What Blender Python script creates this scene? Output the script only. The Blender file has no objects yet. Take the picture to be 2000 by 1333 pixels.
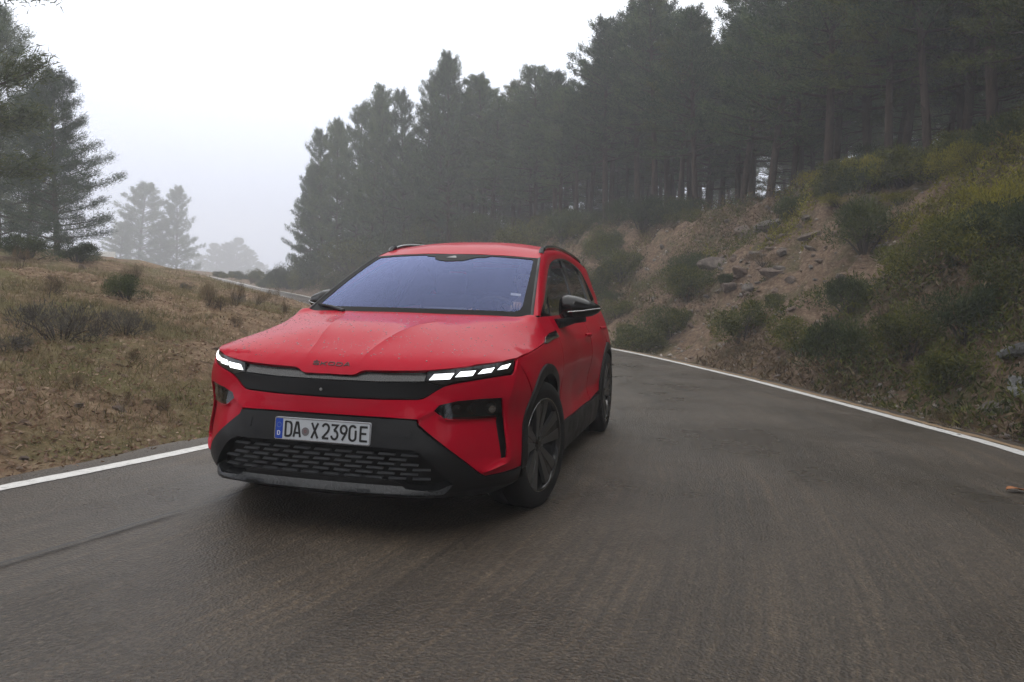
import bpy, bmesh, math, random
import numpy as np
from mathutils import Vector, Matrix
from mathutils.geometry import delaunay_2d_cdt

SC = bpy.context.scene
COL = SC.collection
R = math.radians
random.seed(7)
RNG = np.random.default_rng(11)

# ------------------------------------------------------------------ camera
CAM_POS = Vector((1.8386, -4.2726, 1.1956))
YAW, PITCH, ROLL, FPX = R(-14.4694), R(-3.1286), R(1.4829), 1506.4
fw = Vector((math.sin(YAW)*math.cos(PITCH), math.cos(YAW)*math.cos(PITCH), math.sin(PITCH)))
rt = Vector((math.cos(YAW), -math.sin(YAW), 0)); up = rt.cross(fw)
r2 = math.cos(ROLL)*rt + math.sin(ROLL)*up
u2 = -math.sin(ROLL)*rt + math.cos(ROLL)*up
cam = bpy.data.cameras.new('camera'); cam.sensor_width = 36; cam.lens = FPX/2000*36
cam.clip_start = 0.05; cam.clip_end = 2000
cam_ob = bpy.data.objects.new('camera', cam); COL.objects.link(cam_ob)
M3 = Matrix((r2, u2, -fw)).transposed()
cam_ob.matrix_world = Matrix.Translation(CAM_POS) @ M3.to_4x4()
SC.camera = cam_ob

# ------------------------------------------------------------------ overcast sky and sun
SUN_EL, SUN_ROT = R(50), R(150)
wd = bpy.data.worlds.new('World'); SC.world = wd; wd.use_nodes = True
nt = wd.node_tree; nt.nodes.clear()
def N(t, **k):
    n = nt.nodes.new(t)
    for a, b in k.items(): setattr(n, a, b)
    return n
sky = N('ShaderNodeTexSky', sky_type='NISHITA', sun_disc=False, sun_elevation=SUN_EL, sun_rotation=SUN_ROT)
sky.dust_density = 3.0; sky.air_density = 1.0
hs = N('ShaderNodeHueSaturation'); hs.inputs['Saturation'].default_value = 0.25
tc = N('ShaderNodeTexCoord'); sep = N('ShaderNodeSeparateXYZ')
ramp = N('ShaderNodeValToRGB')          # cloud deck: grey-blue mist low down, brighter overhead
el = ramp.color_ramp.elements
el[0].position = 0.0; el[0].color = (0.43, 0.465, 0.58, 1)
el[1].position = 1.0; el[1].color = (1.0, 1.0, 1.0, 1)
e = el.new(0.10); e.color = (0.50, 0.54, 0.66, 1)
e = el.new(0.30); e.color = (0.80, 0.83, 0.90, 1)
e = el.new(0.45); e.color = (1.0, 1.0, 1.0, 1)
cs = N('ShaderNodeVectorMath', operation='SCALE'); cs.inputs['Scale'].default_value = 17.0
mx = N('ShaderNodeMixRGB'); mx.inputs[0].default_value = 0.85
bg = N('ShaderNodeBackground'); bg.inputs['Strength'].default_value = 0.10
out = N('ShaderNodeOutputWorld')
L = nt.links.new
L(tc.outputs['Generated'], sep.inputs[0]); L(sep.outputs['Z'], ramp.inputs[0])
L(ramp.outputs[0], cs.inputs[0]); L(sky.outputs[0], hs.inputs['Color'])
L(hs.outputs[0], mx.inputs[1]); L(cs.outputs[0], mx.inputs[2])
L(mx.outputs[0], bg.inputs[0]); L(bg.outputs[0], out.inputs[0])
sun = bpy.data.lights.new('sun', 'SUN'); sun.energy = 0.5; sun.angle = R(25); sun.color = (1, 0.97, 0.93)
sun_ob = bpy.data.objects.new('sun', sun); COL.objects.link(sun_ob)
sun_ob.rotation_euler = (R(90)-SUN_EL, 0, -SUN_ROT + math.pi)
SC.view_settings.view_transform = 'Standard'; SC.view_settings.look = 'None'
SC.view_settings.exposure = 0.20; SC.view_settings.gamma = 1.0; SC.view_settings.use_curve_mapping = False
SC.render.engine = 'CYCLES'
cy = SC.cycles
cy.use_denoising = True
cy.max_bounces = 8; cy.diffuse_bounces = 3; cy.glossy_bounces = 4; cy.transmission_bounces = 6
cy.transparent_max_bounces = 16; cy.volume_bounces = 2; cy.caustics_reflective = False; cy.caustics_refractive = False
cy.sample_clamp_indirect = 6

# ------------------------------------------------------------------ materials
def mat(name, col, rough=0.5, metal=0.0, coat=0.0, spec=0.5, coat_rough=0.03):
    m = bpy.data.materials.new(name); m.use_nodes = True
    b = m.node_tree.nodes['Principled BSDF']
    b.inputs['Base Color'].default_value = (*col, 1); b.inputs['Roughness'].default_value = rough
    b.inputs['Metallic'].default_value = metal; b.inputs['Coat Weight'].default_value = coat
    b.inputs['Coat Roughness'].default_value = coat_rough; b.inputs['Specular IOR Level'].default_value = spec
    return m
class NB:                                  # small node-building helper on a material
    def __init__(s, m):
        s.t = m.node_tree; s.b = s.t.nodes['Principled BSDF']
    def n(s, typ, **k):
        x = s.t.nodes.new(typ)
        for a, v in k.items():
            if a in ('inp',):
                for i, vv in v.items(): x.inputs[i].default_value = vv
            else: setattr(x, a, v)
        return x
    def l(s, a, b): s.t.links.new(a, b)
    def obj(s):
        if not hasattr(s, 'tc'): s.tc = s.n('ShaderNodeTexCoord')
        return s.tc.outputs['Object']
    def noise(s, scale, detail=4, rough=0.55, vec=None, dist=0.0):
        x = s.n('ShaderNodeTexNoise', inp={'Scale': scale, 'Detail': detail, 'Roughness': rough, 'Distortion': dist})
        s.l(vec if vec is not None else s.obj(), x.inputs['Vector']); return x.outputs['Fac']
    def ramp(s, fac, stops):
        x = s.n('ShaderNodeValToRGB'); s.l(fac, x.inputs[0]); e = x.color_ramp.elements
        e[0].position, e[0].color = stops[0][0], (*stops[0][1], 1)
        e[1].position, e[1].color = stops[-1][0], (*stops[-1][1], 1)
        for p, c in stops[1:-1]:
            k = e.new(p); k.color = (*c, 1)
        return x.outputs[0]
    def mix(s, fac, a, b, mode='MIX'):
        x = s.n('ShaderNodeMixRGB', blend_type=mode)
        for v, i in ((fac, 0), (a, 1), (b, 2)):
            if hasattr(v, 'is_linked') or hasattr(v, 'links'): s.l(v, x.inputs[i])
            else: x.inputs[i].default_value = v if i == 0 else (*v, 1)
        return x.outputs[0]
    def bump(s, h, strength, dist=0.02):
        x = s.n('ShaderNodeBump', inp={'Strength': strength, 'Distance': dist})
        s.l(h, x.inputs['Height']); s.l(x.outputs[0], s.b.inputs['Normal'])
    def col(s, o): s.l(o, s.b.inputs['Base Color'])
g = lambda v: (v, v, v)

M = {}
M['red'] = mat('red_paint', (0.42, 0.0004, 0.0170), 0.40, 0.05, 0.29, 0.03, 0.02)
b = NB(M['red']); b.b.inputs['Coat IOR'].default_value = 1.45
# rain film: fine wet streaks running back over the paint break up the gloss
mp = b.n('ShaderNodeMapping'); mp.inputs['Scale'].default_value = (9, 1.6, 3); b.l(b.obj(), mp.inputs[0])
nz = b.noise(3.0, 5, 0.6, mp.outputs[0], 0.6)
rr = b.ramp(nz, [(0.42, g(0.02)), (0.62, g(0.075))]); b.l(rr, b.b.inputs['Coat Roughness'])
bp = b.n('ShaderNodeBump', inp={'Strength': .10, 'Distance': .004}); b.l(nz, bp.inputs['Height']); b.l(bp.outputs[0], b.b.inputs['Coat Normal'])
M['black'] = mat('black_plastic', (0.0055, 0.0057, 0.0065), 0.48, spec=.35)
b = NB(M['black']); b.bump(b.noise(420, 2), 0.12, 0.002)
n1 = b.noise(6, 5, 0.6); b.l(b.ramp(n1, [(0.35, g(0.38)), (0.7, g(0.58))]), b.b.inputs['Roughness'])
M['matte'] = mat('matte_black', g(0.006), 0.8)
M['gloss'] = mat('gloss_black', g(0.008), 0.16, 0, 0.6)
M['panel'] = mat('grille_black', g(0.004), 0.34, spec=.3)
M['frit'] = mat('screen_frit', g(0.003), 0.55, spec=.12)
M['strip'] = mat('grille_strip', g(0.02), 0.24, 0, 0.3)
b = NB(M['strip']); b.l(b.ramp(b.noise(300, 2, 0.5), [(0.4, g(0.22)), (0.65, g(0.34))]), b.b.inputs['Roughness'])
M['rubber'] = mat('tyre_rubber', g(0.009), 0.7, spec=.3)
b = NB(M['rubber']); b.bump(b.noise(60, 3), 0.2, 0.004)
M['lip'] = mat('lip_grey', (0.010, 0.011, 0.013), 0.36, 0.05, 0.1, .4)
b = NB(M['lip']); n1 = b.noise(120, 4, 0.7); b.l(b.ramp(n1, [(0.35, g(0.22)), (0.7, g(0.5))]), b.b.inputs['Roughness'])
M['bar'] = mat('bar_grey', (0.050, 0.052, 0.056), 0.35, 0.0, 0.3)
M['rim_dark'] = mat('rim_black', g(0.012), 0.25, 0.3, 0.5)
M['cap'] = mat('mirror_cap_black', g(0.006), 0.22, 0, 0.0, 0.35)
M['rim_grey'] = mat('rim_grey', g(0.13), 0.34, 0.7)
M['silver'] = mat('silver', g(0.45), 0.25, 1.0)
M['disc'] = mat('brake_steel', g(0.12), 0.4, 0.9)
M['white'] = mat('plate_white', (0.50, 0.53, 0.57), 0.4)
M['blue'] = mat('plate_blue', (0.005, 0.055, 0.42), 0.4)
M['ink'] = mat('plate_ink', g(0.01), 0.5)
M['seal'] = mat('seal_grey', (0.16, 0.15, 0.16), 0.4)
M['seal_red'] = mat('seal_red', (0.22, 0.04, 0.04), 0.5)
M['yellow'] = mat('star_yellow', (0.35, 0.40, 0.25), 0.5)
M['trim'] = mat('interior_trim', (0.016, 0.016, 0.019), 0.6)
M['seat'] = mat('seat_fabric', (0.05, 0.05, 0.055), 0.85)
M['chrome_dark'] = mat('emblem_black', g(0.015), 0.25, 0.4, 0.3)
M['skin'] = mat('skin', (0.58, 0.38, 0.29), 0.5)
M['hair'] = mat('hair', (0.03, 0.02, 0.015), 0.6)
M['jacket'] = mat('jacket_cloth', (0.03, 0.035, 0.05), 0.8)
M['drl'] = mat('daylight_led', g(0.9), 0.2)
M['drl'].node_tree.nodes['Principled BSDF'].inputs['Emission Color'].default_value = (0.93, 0.97, 1, 1)
M['drl'].node_tree.nodes['Principled BSDF'].inputs['Emission Strength'].default_value = 1.7
M['chip'] = mat('sensor_grey', g(0.22), 0.4)
M['sticker'] = mat('sticker_white', g(0.75), 0.5)
def glass(name, tint, ior, refl, extra=0.0):
    m = bpy.data.materials.new(name); m.use_nodes = True; t = m.node_tree; t.nodes.clear()
    o = t.nodes.new('ShaderNodeOutputMaterial'); mxs = t.nodes.new('ShaderNodeMixShader')
    tr = t.nodes.new('ShaderNodeBsdfTransparent'); tr.inputs[0].default_value = (*tint, 1)
    gl = t.nodes.new('ShaderNodeBsdfGlossy'); gl.inputs['Color'].default_value = (*refl, 1); gl.inputs['Roughness'].default_value = 0.015
    fr = t.nodes.new('ShaderNodeFresnel'); fr.inputs['IOR'].default_value = ior
    ad = t.nodes.new('ShaderNodeMath'); ad.operation = 'ADD'; ad.inputs[1].default_value = extra; ad.use_clamp = True
    t.links.new(fr.outputs[0], ad.inputs[0]); t.links.new(ad.outputs[0], mxs.inputs[0])
    t.links.new(tr.outputs[0], mxs.inputs[1]); t.links.new(gl.outputs[0], mxs.inputs[2]); t.links.new(mxs.outputs[0], o.inputs[0])
    return m
M['wglass'] = glass('windscreen_glass', (0.78, 0.80, 0.84), 1.7, (0.50, 0.585, 1.0), 0.02)
M['sglass'] = glass('side_glass', (0.10, 0.105, 0.105), 1.55, (0.9, 0.92, 0.95), 0.02)
M['fglass'] = glass('front_side_glass', (0.62, 0.66, 0.65), 1.55, (0.9, 0.92, 0.95), 0.02)
M['lens'] = glass('lamp_lens', (0.30, 0.31, 0.33), 1.5, (0.95, 0.97, 1.0), 0.0)
M['lamp_dark'] = mat('lamp_dark', g(0.015), 0.3, 0.3)
M['projector'] = mat('projector', g(0.35), 0.08, 0.9)
M['drop'] = mat('rain_drop', (0.10, 0.002, 0.008), 0.05, 0, 1.0)

# ------------------------------------------------------------------ object helpers
def link(o, parent=None):
    COL.objects.link(o)
    if parent is not None: o.parent = parent
    return o
def mesh_obj(name, V, F, m, parent=None, smooth=True, normals=None):
    me = bpy.data.meshes.new(name)
    me.from_pydata([tuple(map(float, v)) for v in V], [], [tuple(map(int, f)) for f in F]); me.update()
    if m is not None: me.materials.append(m)
    if smooth: me.shade_smooth()
    if normals is not None: me.normals_split_custom_set_from_vertices([tuple(map(float, n)) for n in normals])
    return link(bpy.data.objects.new(name, me), parent)
def empty(name, loc=(0, 0, 0), rz=0.0, parent=None):
    o = bpy.data.objects.new(name, None); o.empty_display_size = 0.1
    o.location = loc; o.rotation_euler = (0, 0, rz); return link(o, parent)
def tag(o, label, cat, group=None, kind=None):
    o['label'] = label; o['category'] = cat
    if group: o['group'] = group
    if kind: o['kind'] = kind
    return o
def structure(o): o['kind'] = 'structure'; return o
def bm_obj(name, bm, m, parent=None, smooth=True):
    me = bpy.data.meshes.new(name); bm.to_mesh(me); bm.free()
    if m is not None: me.materials.append(m)
    if smooth: me.shade_smooth()
    return link(bpy.data.objects.new(name, me), parent)
def box(bm, c, s, rot=None, bev=0.0):
    mtx = Matrix.Translation(c) @ (rot.to_4x4() if rot is not None else Matrix.Identity(4)) @ Matrix.Diagonal((*s, 1))
    r = bmesh.ops.create_cube(bm, size=1, matrix=mtx)
    if bev:
        es = list({e for v in r['verts'] for e in v.link_edges})
        bmesh.ops.bevel(bm, geom=es, offset=bev, segments=2, affect='EDGES', profile=0.6)
def tube(bm, pts, rad, n=8, cap=True):
    pts = [Vector(p) for p in pts]; rings = []
    rad = rad if hasattr(rad, '__len__') else [rad]*len(pts)
    ref = Vector((0, 0, 1))
    for i, p in enumerate(pts):
        t = (pts[min(i+1, len(pts)-1)] - pts[max(i-1, 0)]).normalized()
        a = t.cross(ref)
        if a.length < 1e-3: a = t.cross(Vector((1, 0, 0)))
        a.normalize(); c = a.cross(t)
        rings.append([bm.verts.new(p + float(rad[i])*(math.cos(k*2*math.pi/n)*a + math.sin(k*2*math.pi/n)*c)) for k in range(n)])
    for a, c in zip(rings, rings[1:]):
        for k in range(n): bm.faces.new((a[k], a[(k+1) % n], c[(k+1) % n], c[k]))
    if cap: bm.faces.new(rings[0]); bm.faces.new(rings[-1][::-1])
def catmull(pts, n=12):
    pts = np.array(pts, float); P = np.vstack([2*pts[0]-pts[1], pts, 2*pts[-1]-pts[-2]]); o = []
    for i in range(1, len(P)-2):
        p0, p1, p2, p3 = P[i-1:i+3]
        for t in np.linspace(0, 1, n, endpoint=False):
            o.append(.5*((2*p1)+(-p0+p2)*t+(2*p0-5*p1+4*p2-p3)*t*t+(-p0+3*p1-3*p2+p3)*t**3))
    o.append(P[-2]); return np.array(o)
def along(pts, t):                       # point on a polyline at relative arc length t (array)
    pts = np.asarray(pts, float); d = np.r_[0, np.cumsum(np.linalg.norm(np.diff(pts, axis=0), axis=1))]
    return np.stack([np.interp(np.asarray(t)*d[-1], d, pts[:, k]) for k in range(pts.shape[1])], -1)
class TPS:                               # smooth surface through scattered points
    def __init__(s, pts, val, lam=1e-4, scale=(1, 1)):
        s.sc = np.array(scale); X = np.array(pts, float)*s.sc; n = len(X); s.X = X
        r = np.linalg.norm(X[:, None]-X[None], axis=2); K = np.where(r > 0, r*r*np.log(r+1e-12), 0)+lam*np.eye(n)
        P = np.c_[np.ones(n), X]; A = np.block([[K, P], [P.T, np.zeros((3, 3))]])
        s.w = np.linalg.solve(A, np.r_[np.array(val, float), 0, 0, 0])
    def __call__(s, Q):
        Q = np.atleast_2d(Q)*s.sc; o = np.empty(len(Q))
        for i in range(0, len(Q), 20000):
            q = Q[i:i+20000]; r = np.linalg.norm(q[:, None]-s.X[None], axis=2)
            o[i:i+20000] = np.where(r > 0, r*r*np.log(r+1e-12), 0)@s.w[:-3] + np.c_[np.ones(len(q)), q]@s.w[-3:]
        return o

# ================================================================== the car
# body side surface: plan contour (front centre -> left corner -> side -> rear) plus a table of insets by height
_pl = catmull([(0,-.80),(.2,-.793),(.4,-.775),(.55,-.745),(.66,-.70),(.76,-.63),(.84,-.545),(.892,-.44),(.918,-.31),(.928,-.15),
    (.932,.1),(.932,.6),(.932,1.4),(.932,2.2),(.932,2.7),(.915,3.1),(.87,3.4),(.75,3.53),(.5,3.59),(0,3.62)], 40)
_sl = np.r_[0, np.cumsum(np.hypot(*np.diff(_pl, axis=0).T))]
S_ = np.linspace(0, _sl[-1], 3000)
PX = np.interp(S_, _sl, _pl[:, 0]); PY = np.interp(S_, _sl, _pl[:, 1])
_tx, _ty = np.gradient(PX, S_), np.gradient(PY, S_)
for _ in range(60):
    _tx[1:-1] = (_tx[:-2]+2*_tx[1:-1]+_tx[2:])/4; _ty[1:-1] = (_ty[:-2]+2*_ty[1:-1]+_ty[2:])/4
_tx[0] = 1; _ty[0] = 0; _n = np.hypot(_tx, _ty); NX, NY = _ty/_n, -_tx/_n
_sh = [.15,.25,.33,.45,.60,.70,.78,.86,.94,1.0,1.08,1.2]
_cols = [(0.0,[-.02,-.068,-.075,-.055,-.020,-.005,.000,.02,.05,.08,.12,.18]),
(.35,[-.02,-.072,-.082,-.068,-.032,-.007,.002,.02,.05,.08,.12,.18]),
(.52,[0,-.06,-.08,-.080,-.040,-.004,.004,.02,.05,.08,.12,.18]),
(.75,[.05,.00,-.028,-.03,.00,.0,.008,.02,.05,.08,.12,.18]),
(1.0,[.08,.02,-.006,-.005,.015,.00,.005,.025,.05,.08,.12,.18]),
(1.25,[.08,.02,.0,.0,.012,.0,.003,.02,.045,.075,.12,.18]),
(1.6,[.04,.015,.00,.006,.010,.003,.004,.014,.037,.067,.125,.20]),
(2.0,[.05,.02,.00,.014,.022,.008,.004,.012,.034,.066,.125,.20]),
(2.6,[.05,.02,.00,.022,.036,.012,.004,.012,.034,.066,.125,.20]),
(3.3,[.05,.02,.00,.022,.036,.012,.004,.012,.034,.066,.125,.20]),
(4.0,[.05,.015,.00,.0,.00,.0,.002,.012,.032,.062,.115,.18]),
(4.6,[.05,.015,.00,.0,.00,.0,.01,.025,.045,.065,.105,.17]),
(5.6,[.05,.0,.00,.0,.02,.03,.04,.05,.06,.08,.12,.17])]
_TD = TPS([(s, z) for s, v in _cols for z in _sh], [d for s, v in _cols for d in v], 1e-4, (.6, 1))
def W(s, z, off=0.0):
    s = np.asarray(s, float); z = np.asarray(z, float); a = np.abs(s)
    d = _TD(np.c_[a, z]) - off
    nx, ny = np.interp(a, S_, NX), np.interp(a, S_, NY)
    return np.c_[np.sign(s)*(np.interp(a, S_, PX)-nx*d), np.interp(a, S_, PY)-ny*d, z]
YS = 1.473                                # s = y + YS along the flank

# bonnet / scuttle height field
_E = [(0,-.797,.796),(.07,-.795,.796),(.144,-.791,.799),(.19,-.784,.822),(.35,-.765,.828),(.504,-.743,.834),(.58,-.715,.844),(.655,-.682,.853),(.74,-.618,.866),(.79,-.565,.873),(.824,-.515,.879),(.869,-.405,.890),
      (.886,-.22,.906),(.892,-.02,.923),(.891,.18,.943),(.889,.26,.955)]
_EB = [(0,-.785,.822,1),(.10,-.785,.822,1),(.19,-.783,.822,1),(.30,-.773,.826,1),(.40,-.760,.830,.97),(.504,-.743,.834,.9),(.58,-.715,.844,.8),(.655,-.682,.853,.68),(.72,-.635,.864,.55)]
_H = [e for e in _E if e[0] > .73] + [(x, y, z) for x, y, z, k in _EB] + [(x, y-.012, z-.026) for x, y, z, k in _EB[:3]]
_H += [(x, y+dy, z+k*dz) for x, y, z, k in _EB for dy, dz in ((.012,.017),(.03,.034),(.06,.055),(.11,.080),(.18,.107))]
_H += [(0,-.4,1.0),(0,-.1,1.055),(0,.16,1.097),(.3,-.4,.995),(.3,-.3,1.017),(.3,0,1.061),(.3,.19,1.094),
      (.55,-.35,.975),(.55,0,1.042),(.55,.26,1.09),(.72,-.3,.953),(.72,0,1.012),(.72,.3,1.082),(.82,-.4,.906),(.82,-.3,.925),(.82,0,.972),(.82,.2,1.02)]
_wz = W([.33+YS]*4, [.965, 1.0, 1.04, 1.085]); _H += [tuple(p) for p in _wz]
_H += [(-x, y, z) for x, y, z in _H if x > 0]
_TH = TPS([p[:2] for p in _H], [p[2] for p in _H], 2e-5)
def ridge(y): return np.interp(y, [-.80,-.76,-.6,-.4,-.1,.2], [.145,.15,.172,.22,.30,.40])
def hood_z(x, y):
    x = np.asarray(x, float); y = np.asarray(y, float)
    z = _TH(np.c_[x, y]); d = np.abs(np.abs(x)-ridge(y))
    amp = np.interp(y, [-.775, -.70, -.5, -.2, .05], [0, .007, .012, .008, 0])
    return z + amp*np.exp(-d/.045)
def HOOD(x, y, off=0.0): return np.c_[x, y, hood_z(x, y)+off]
# windscreen: a in -1..1 across, t 0..1 upward
def WS(a, t, off=0.0):
    a = np.asarray(a, float); t = np.asarray(t, float)
    B = np.c_[.767*a, .16+.214*a*a, 1.10-.010*a*a]; T = np.c_[.63*a, 1.04+.117*a*a, 1.507-.017*a*a]
    P = B+(T-B)*t[:, None]; bul = .03*4*t*(1-t)*(1-.5*a*a)
    nrm = np.array([0, -.42, .905]); return P + nrm*(bul+off)[:, None]
# side glass plane
def SG(y, z, off=0.0):
    y = np.asarray(y, float); z = np.asarray(z, float)
    x = .80-(z-1.08)*.42 + .012*np.sin((z-1.08)/.47*math.pi); return np.c_[x+off*.92, y, z+off*.39]
# roof
_RI = [(.63,1.157,1.49),(.605,1.35,1.545),(.578,1.6,1.585),(.565,2.1,1.610),(.57,2.6,1.597),(.60,3.0,1.555),(.62,3.3,1.51)]   # inner rail line
_RP = [(0,1.04,1.507),(.3,1.068,1.505),(.55,1.132,1.494),(0,1.2,1.560),(.3,1.22,1.557),(0,1.6,1.632),(.3,1.6,1.624),(0,1.9,1.655),(.3,1.9,1.646),(0,2.3,1.66),(.3,2.3,1.65),(0,2.8,1.618),(.3,2.8,1.612),(0,3.3,1.545),(.3,3.3,1.54)]+_RI
_TR = TPS([p[:2] for p in _RP]+[(-p[0], p[1]) for p in _RP if p[0] > 0], [p[2] for p in _RP]+[p[2] for p in _RP if p[0] > 0], 1e-5)
def ROOF(x, y, off=0.0): return np.c_[x, y, _TR(np.c_[x, y])+off]

def inside(pts, loop):
    x, y = pts[:, 0], pts[:, 1]; r = np.zeros(len(pts), bool); L_ = np.asarray(loop)
    for (x0, y0), (x1, y1) in zip(L_, np.roll(L_, -1, 0)):
        c = (y0 > y) != (y1 > y)
        with np.errstate(divide='ignore', invalid='ignore'): xi = (x1-x0)*(y-y0)/(y1-y0)+x0
        r ^= c & (x < xi)
    return r
def shrink(loop, gap):
    P = np.asarray(loop, float); a = np.roll(P, 1, 0); c = np.roll(P, -1, 0)
    area = .5*np.sum(P[:, 0]*c[:, 1]-c[:, 0]*P[:, 1]); sg = 1 if area > 0 else -1
    def nrm(d): q = np.c_[-d[:, 1], d[:, 0]]*sg; return q/(np.linalg.norm(q, axis=1)[:, None]+1e-9)
    n = nrm(P-a)+nrm(c-P); l = np.linalg.norm(n, axis=1)[:, None]+1e-9; n = n/l/np.clip(l/2, .5, 1)
    return P+n*gap
def dens(loop, h):
    o = []; P = np.asarray(loop, float)
    for p, q in zip(P, np.roll(P, -1, 0)):
        k = max(1, int(math.ceil(np.linalg.norm(q-p)/h)))
        o += [p+(q-p)*i/k for i in range(k)]
    return np.array(o)
def mir(half): return [tuple(p) for p in half] + [(-p[0], *p[1:]) for p in half[::-1] if abs(p[0]) > 1e-6]
def chaikin(loop, it=2, keep=()):
    P = np.asarray(loop, float)
    for _ in range(it):
        q = np.roll(P, -1, 0); P = np.stack([.75*P+.25*q, .25*P+.75*q], 1).reshape(-1, P.shape[1])
    return P
def panel_data(loops, surf, h, off=0.0, depth=.012, gap=.0015, out=None, lines=()):
    loops = [dens(shrink(l, gap if i == 0 else -gap), h) for i, l in enumerate(loops)]
    lo, hi = loops[0].min(0), loops[0].max(0)
    gx, gy = np.meshgrid(np.arange(lo[0], hi[0], h), np.arange(lo[1], hi[1], h*.9), indexing='ij')
    gx = gx+((np.arange(gx.shape[1]) % 2)*.5*h)[None]
    G = np.c_[gx.ravel(), gy.ravel()]; k = inside(G, loops[0])
    for l in loops[1:]: k &= ~inside(G, l)
    G = G[k]; B = np.vstack(loops); nB = len(B); ledges = []
    for ln_ in lines:                        # crease lines that the mesh must follow
        q = np.vstack([dens([p0, p1], h*.7)[:max(1, int(math.ceil(np.linalg.norm(np.subtract(p1, p0))/(h*.7))))] for p0, p1 in zip(ln_[:-1], ln_[1:])]+[np.array([ln_[-1]])])
        k = inside(q, loops[0])
        for l in loops[1:]: k &= ~inside(q, l)
        k[k] = np.min(np.linalg.norm(q[k][:, None]-B[None, :nB], axis=2), axis=1) > .004
        b0 = len(B); ids = np.cumsum(k)-1+b0; B = np.vstack([B, q[k]])
        ledges += [(int(ids[i]), int(ids[i+1])) for i in range(len(q)-1) if k[i] and k[i+1]]
    if len(G):
        keep = np.ones(len(G), bool)
        for i in range(0, len(G), 4000):
            keep[i:i+4000] = np.min(np.linalg.norm(G[i:i+4000, None]-B[None], axis=2), axis=1) > .45*h
        G = G[keep]
    edges = []; o = 0
    for l in loops:
        n = len(l); edges += [(o+i, o+(i+1) % n) for i in range(n)]; o += n
    edges += ledges
    allp = np.vstack([B, G])
    r = delaunay_2d_cdt([Vector(p) for p in allp], edges, [], 0, 1e-7)
    V = np.array([(v.x, v.y) for v in r[0]]); T = np.array([f for f in r[2] if len(f) == 3])
    c = V[T].mean(1); k = inside(c, loops[0])
    for l in loops[1:]: k &= ~inside(c, l)
    T = T[k]
    of = (lambda q: off(q[:, 0], q[:, 1])) if callable(off) else (lambda q: np.full(len(q), off))
    S = lambda q: surf(q[:, 0], q[:, 1], of(q))
    def full(q):
        e = 1e-3; p = S(q); du = S(q+[e, 0])-S(q-[e, 0]); dv = S(q+[0, e])-S(q-[0, e])
        n = np.cross(du, dv); n /= np.linalg.norm(n, axis=1)[:, None]+1e-12
        ref = np.array(out) if out is not None else None
        sg = np.sign((n*(p-np.array([0, 1.4, .6]))).sum(1)) if ref is None else np.sign(n@ref)
        return p, n*np.where(sg == 0, 1, sg)[:, None]
    P, Nn = full(V)
    gn = np.cross(P[T[:, 1]]-P[T[:, 0]], P[T[:, 2]]-P[T[:, 0]]); fl = (gn*Nn[T[:, 0]]).sum(1) < 0
    T[fl] = T[fl][:, ::-1]
    Vs, Ns, F = [P], [Nn], T.tolist(); base = len(P)
    for li, l in enumerate(loops):
        p, n = full(l); tg = np.roll(p, -1, 0)-np.roll(p, 1, 0); tg /= np.linalg.norm(tg, axis=1)[:, None]+1e-9
        en = np.cross(tg, n); m = len(l)
        c0 = p.mean(0); sg = 1 if np.sum((p-c0)*en) > 0 else -1
        if li > 0: sg = -sg
        en = en*sg
        Vs += [p, p-n*depth]; Ns += [en, en]
        for i in range(m):
            j = (i+1) % m; q = (base+i, base+j, base+m+j, base+m+i)
            gn = np.cross(p[j]-p[i], -n[i]); F.append(q if gn@en[i] > 0 else q[::-1])
        base += 2*m
    return np.vstack(Vs), F, np.vstack(Ns)
def panel(name, loops, surf, m, parent, h=.03, off=0.0, depth=.012, gap=.0015, out=None, both=False, lines=()):
    if not isinstance(loops[0][0], (list, tuple, np.ndarray)): loops = [loops]
    V, F, Nn = panel_data(loops, surf, h, off, depth, gap, out, lines)
    o = mesh_obj(name, V, F, m, parent, True, Nn)
    if both:
        o2 = mesh_obj(name, V*[-1, 1, 1], [f[::-1] for f in F], m, both if both is not True else parent, True, Nn*[-1, 1, 1]); return o, o2
    return o
def loft(name, A, B, bulge, m, parent, nu=60, nv=8, both=True, ref=(1, 0, .6), thick=True):
    # strip between two 3D polylines, bulged outward along ref
    t = np.linspace(0, 1, nu); a, b_ = along(A, t), along(B, t); V = []; rf = np.array(ref)/np.linalg.norm(ref)
    for j in range(nv+1):
        k = j/nv; V.append(a+(b_-a)*k + rf*(bulge*4*k*(1-k)))
    G = np.stack(V, 1)                    # nu, nv+1, 3
    idx = np.arange(nu*(nv+1)).reshape(nu, nv+1)
    F = [(idx[i, j], idx[i+1, j], idx[i+1, j+1], idx[i, j+1]) for i in range(nu-1) for j in range(nv)]
    P = G.reshape(-1, 3); f0 = F[len(F)//2]; n = np.cross(P[f0[1]]-P[f0[0]], P[f0[2]]-P[f0[0]])
    if n@rf < 0: F = [f[::-1] for f in F]
    o = mesh_obj(name, P, F, m, parent); r = [o]
    if both: r.append(mesh_obj(name, P*[-1, 1, 1], [f[::-1] for f in F], m, parent))
    return r if both else o

car = tag(empty('car', (0, 0, 0)), 'red electric crossover cornering on the wet road with its daytime lights on', 'car')

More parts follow.
